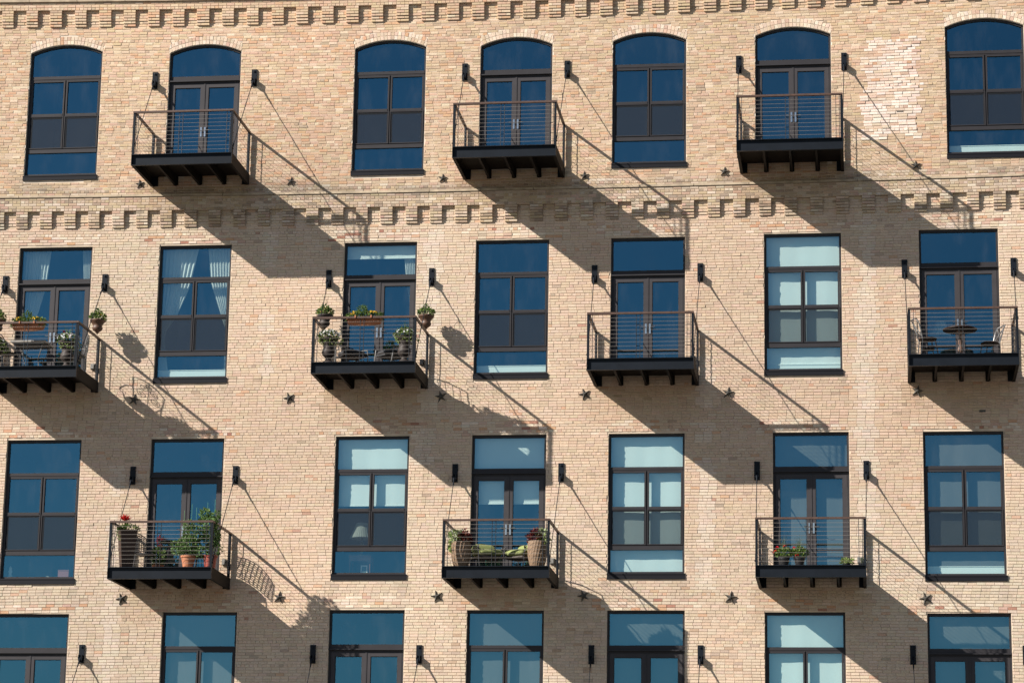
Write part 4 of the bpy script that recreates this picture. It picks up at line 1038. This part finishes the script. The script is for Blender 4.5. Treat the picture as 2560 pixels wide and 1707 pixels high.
for k in range(3):
    an = .4 + k * 2.094; m = MB(); m.tube([(.05 * math.cos(an), .05 * math.sin(an), .70), (.06 * math.cos(an), .06 * math.sin(an), .4), (.26 * math.cos(an), .26 * math.sin(an), 0)], .015, 6); m.build('leg', BLACKIRON, t)
def mesh_chair(loc, rz, label):
    t = thing('lattice_chair', label, 'chair', loc, rz)      # faces -y
    m = MB(); m.lathe([(.22, .42), (.23, .43), (.22, .445)], (0, 0, 0), 20); m.build('seat', BLACKIRON, t)
    for sx in (-1, 1):
        m = MB(); m.tube([(sx * .17, -.17, .43), (sx * .2, -.21, 0)], .013, 6); m.build('leg', BLACKIRON, t)
        m = MB(); m.tube([(sx * .17, .17, .43), (sx * .2, .23, 0)], .013, 6); m.build('leg', BLACKIRON, t)
    m = MB(); S = lambda u, w_: Vector((u * .27, .20 + .06 * w_ - .10 * u * u + .04, .46 + w_ * (.50 - .13 * u ** 2)))
    rim = [S(-1, k / 6) for k in range(7)] + [S(-1 + 2 * k / 10, 1) for k in range(1, 11)] + [S(1, 1 - k / 6) for k in range(1, 7)] + [S(1 - 2 * k / 8, 0) for k in range(1, 8)]
    m.tube(rim, .012, 5, closed=True)
    for k in range(1, 10): u = -1 + 2 * k / 10; m.tube([S(u + .18 * (w_ - .5), w_) for w_ in (0, .33, .66, 1)], .009, 4)
    for k in range(1, 10): w_ = k / 10; m.tube([S(u, w_) for u in (-1, -.6, -.2, .2, .6, 1)], .009, 4)
    m.build('backrest', BLACKIRON, t)
mesh_chair((5.62, -.80, BZ - .004), R(65), 'black lattice-back metal chair beside the tall planter')
mesh_chair((6.95, -.58, BZ - .004), R(-78), 'black lattice-back metal chair hidden behind the tomato plant')
def round_pot(t, mt, r0, r1, h, rim=.03):
    m = MB(); m.lathe([(r0, 0), (r1 * .94, h - rim * 1.6), (r1 * 1.03, h - rim * 1.5), (r1 * 1.05, h), (r1 * .93, h), (r1 * .88, h - .04)], (0, 0, 0), 24); m.build('pot', mt, t, False)
    m = MB(); m.lathe([(r1 * .89, h - .05), (r1 * .86, h - .035)], (0, 0, 0), 16); m.build('soil', SOIL, t)
p = at(470, 1413, -1.58); tp = thing('tomato_plant', 'bushy tomato plant in a terracotta pot behind the rail', 'plant', (p.x, -1.58, BZ - .004))
round_pot(tp, TERRA, .115, .17, .29); m = MB(); m.lathe([(.15, 0), (.17, .02), (.16, .02), (.14, .006)], (0, 0, 0), 20); m.build('saucer', SLATE, tp)
f = MB()
TOM = [(.11, .19, .06), (.15, .25, .08), (.21, .32, .11), (.07, .13, .04)]
for k in range(9):
    an = k * .7; f.tint = (.07, .13, .04); tip = Vector((.22 * math.cos(an) + .06, .16 * math.sin(an), .62 + .3 * rnd.random()))
    f.tube([(0, 0, .26), tip * .55 + Vector((0, 0, .16)), tip], [.008, .006, .003], 4)
for c_, r_, n_ in (((-.02, 0, .52), (.27, .2, .22), 480), ((.10, 0, .80), (.26, .18, .19), 330), ((-.22, 0, .44), (.19, .16, .10), 130), ((-.30, 0, .58), (.12, .12, .06), 40), ((.28, .02, .40), (.20, .15, .15), 170), ((-.04, 0, 1.02), (.12, .1, .09), 70)): bush(f, c_, r_, int(n_ * 1.45), .07, .018, TOM, .1, .2)
f.build('foliage', LEAF, tp)
for sx, h in ((-.14, 1.35), (.02, 1.5), (.12, 1.42)):
    m = MB(); m.tube([(sx, .05, .2), (sx * 1.1, .06, h)], .0028, 4); m.build('stake', mat('green_stake', (.06, .25, .08), .5), tp)
p = at(523, 1415, -1.55); tp = thing('potted_shrub', 'tall leafy plant in a red pot at the rail corner, beside the tomato plant', 'plant', (p.x, -1.50, BZ - .004))
round_pot(tp, REDPOT, .12, .165, .31)
f = MB(); f.tint = (.06, .1, .03)
for k in range(5): f.tube([(0, 0, .28), (.06 * (k - 2), .03 * (k % 3 - 1), .8), (.09 * (k - 2.4), 0, 1.2 + .06 * (k % 3))], [.008, .006, .003], 4)
for c_, r_, n_ in (((.02, 0, .75), (.18, .18, .25), 420), ((-.08, 0, 1.05), (.2, .16, .17), 260), ((-.16, 0, 1.28), (.11, .1, .09), 90), ((.10, 0, 1.24), (.09, .1, .09), 80), ((.12, .02, .45), (.14, .14, .14), 110)): bush(f, c_, r_, n_, .08, .022, TOM, .12, .15)
f.build('foliage', LEAF, tp)
for sx, h in ((-.12, 1.55), (.05, 1.62)):
    m = MB(); m.tube([(sx, .05, .2), (sx, .06, h)], .0028, 4); m.build('stake', MATS['green_stake'], tp)
p = at(395, 1350, -.55); tp = thing('potted_flower', 'pot of dark red flowers standing on the deck before the glass door', 'plant', (p.x + .02, -.5, BZ - .004))
round_pot(tp, TERRA, .10, .14, .24)
f = MB(); bush(f, (0, 0, .42), (.17, .15, .2), 200, .09, .022, GREENS, .2); blades(f, (0, 0, .25), 14, .5, .16, .012, GREENS); f.build('foliage', LEAF, tp)
f = MB()
for k in range(50): v = rv(); f.leaf(Vector((0, 0, .80)) + Vector((v.x * .05, v.y * .05, v.z * .11)), v, rv(), .06, .015, (.30, .02, .04))
f.build('flowers', LEAF, tp)

# ---- olive cushions balcony
def ribbed(px, pyb, Y, label, seed, mirror):
    rnd.seed(seed); p = at(px, pyb, Y); t = thing('ribbed_planter', label, 'planter', (p.x, Y, BZ - .004)); m = MB()
    n = 44; prof = [(.15, 0), (.185, .12), (.215, .28), (.225, .42), (.22, .54), (.21, .60), (.195, .60), (.185, .55)]; v = []; fc = []
    for j, (r_, z_) in enumerate(prof):
        for k in range(n):
            an = 2 * math.pi * k / n + z_ * .9; q = r_ * (1 + (.018 if k % 2 else -.012)); v.append((q * math.cos(an), q * math.sin(an), z_))
    for j in range(len(prof) - 1):
        for k in range(n): fc.append((j * n + k, j * n + (k + 1) % n, (j + 1) * n + (k + 1) % n, (j + 1) * n + k))
    fc.append(tuple(range(n - 1, -1, -1))); m.add(v, fc); m.build('pot', TANPOT, t)
    m = MB(); m.lathe([(.186, .55), (.18, .565)], (0, 0, 0), 16); m.build('soil', SOIL, t)
    s_ = -1 if mirror else 1
    f = MB(); bush(f, (s_ * .07, -.02, .68), (.16, .15, .13), 330, .075, .024, BURG, .15); bush(f, (s_ * .05, 0, .80), (.08, .08, .10), 70, .06, .02, BURG); f.build('coleus', LEAF, t)
    f = MB(); bush(f, (-s_ * .12, .0, .72), (.13, .14, .15), 110, .10, .034, PALEL + LIME, .15); bush(f, (-s_ * .17, -.03, .55), (.08, .08, .18), 60, .09, .034, LIME, .2, .9); f.build('pale_leaves', LEAF, t)
ribbed(1152, 1400, -1.42, 'ribbed tan planter with burgundy leaves against bare brick', 31, False)
ribbed(1343, 1409, -1.50, 'ribbed tan planter with burgundy leaves and lime trailing leaves beside the rail corner', 32, True)
def club(loc, rz, label):
    t = thing('club_chair', label, 'chair', loc, rz)      # low metal chair, faces -y
    m = MB(); m.box(-.30, .30, -.30, .28, .27, .30); m.build('seat', mat('bronze_mesh', (.055, .04, .03), .6), t)
    cu = MB(); cushion(cu, (0, -.02, .385), .30, .30, .085); cu.build('seat_cushion', OLIVE, t, True)
    cu = MB(); cushion(cu, (0, .25, .50), .28, .075, .13, .4, Matrix.Rotation(-.35, 3, 'X')); cu.build('back_cushion', OLIVE, t, True)
    for sx in (-1, 1):
        m = MB(); m.tube([(sx * .29, -.33, 0), (sx * .31, -.30, .18), (sx * .31, -.29, .36), (sx * .32, -.26, .45), (sx * .32, .0, .50), (sx * .31, .26, .47), (sx * .30, .33, .0)], .014, 6)
        m.tube([(sx * .32, a, b) for a, _, b in [(q[0], 0, q[2]) for q in spiral(-.26, .50, .05, 1.3, 0, -1.57, -1)]], .011, 5); m.build('side_frame', BLACKIRON, t)
    m = MB(); m.tube([(-.28, .27, .3), (-.27, .38, .62), (0, .40, .66), (.27, .38, .62), (.28, .27, .3)], .014, 6); m.build('back_frame', BLACKIRON, t)
club((13.66, -1.12, BZ - .004), R(28), 'olive cushioned metal chair nearer the planter against bare brick')
club((14.42, -1.02, BZ - .004), R(-30), 'olive cushioned metal chair nearer the planter with trailing lime leaves')

# ---- geranium balcony
def geranium(px, label, seed, red):
    rnd.seed(seed); p = at(px, 1410, -1.62); t = thing('geranium_pot', label, 'plant', (p.x, -1.62, BZ - .004)); round_pot(t, BLACKPOT, .085, .125, .20)
    f = MB(); bush(f, (0, 0, .30), (.19, .16, .11), 330, .055, .026, LIME[2:] + GREENS[1:3] + GREENS[:1], .2); blades(f, (0, .02, .2), 60, .52, .22, .003, [(.12, .17, .09), (.17, .20, .11), (.08, .12, .06)]); f.build('foliage', LEAF, t)
    for c_ in red:
        f = MB(); blooms(f, c_, (.035, .035, .03), 9, .025, REDF); f.build('flower_head', LEAF, t)
geranium(1960, 'black pot of geraniums with red blooms leaning to the rail end', 41, [(-.22, -.03, .30), (-.17, -.05, .33), (.02, -.05, .43), (-.14, -.03, .41)])
geranium(1999, 'black pot of geraniums in front of the centre stile of the door', 42, [(-.12, -.04, .40), (-.05, -.14, .22)])
for px, lb, sd_, rr in ((2117, 'low lime green plant in a small black tray on the geranium balcony', 43, .10), (2155, 'low greyish grass in a small black pot at the corner of the geranium balcony', 44, .12)):
    rnd.seed(sd_); p = at(px, 1405, -1.45); t = thing('small_plant', lb, 'plant', (p.x, -1.45, BZ - .004)); round_pot(t, BLACKPOT, .06, .08, .09, .015)
    f = MB()
    if sd_ == 43: bush(f, (0, 0, .13), (.13, .12, .06), 120, .08, .016, LIME, .1)
    else: blades(f, (0, 0, .07), 70, .2, .2, .003, [(.14, .17, .10), (.1, .14, .06)])
    f.build('foliage', LEAF, t)
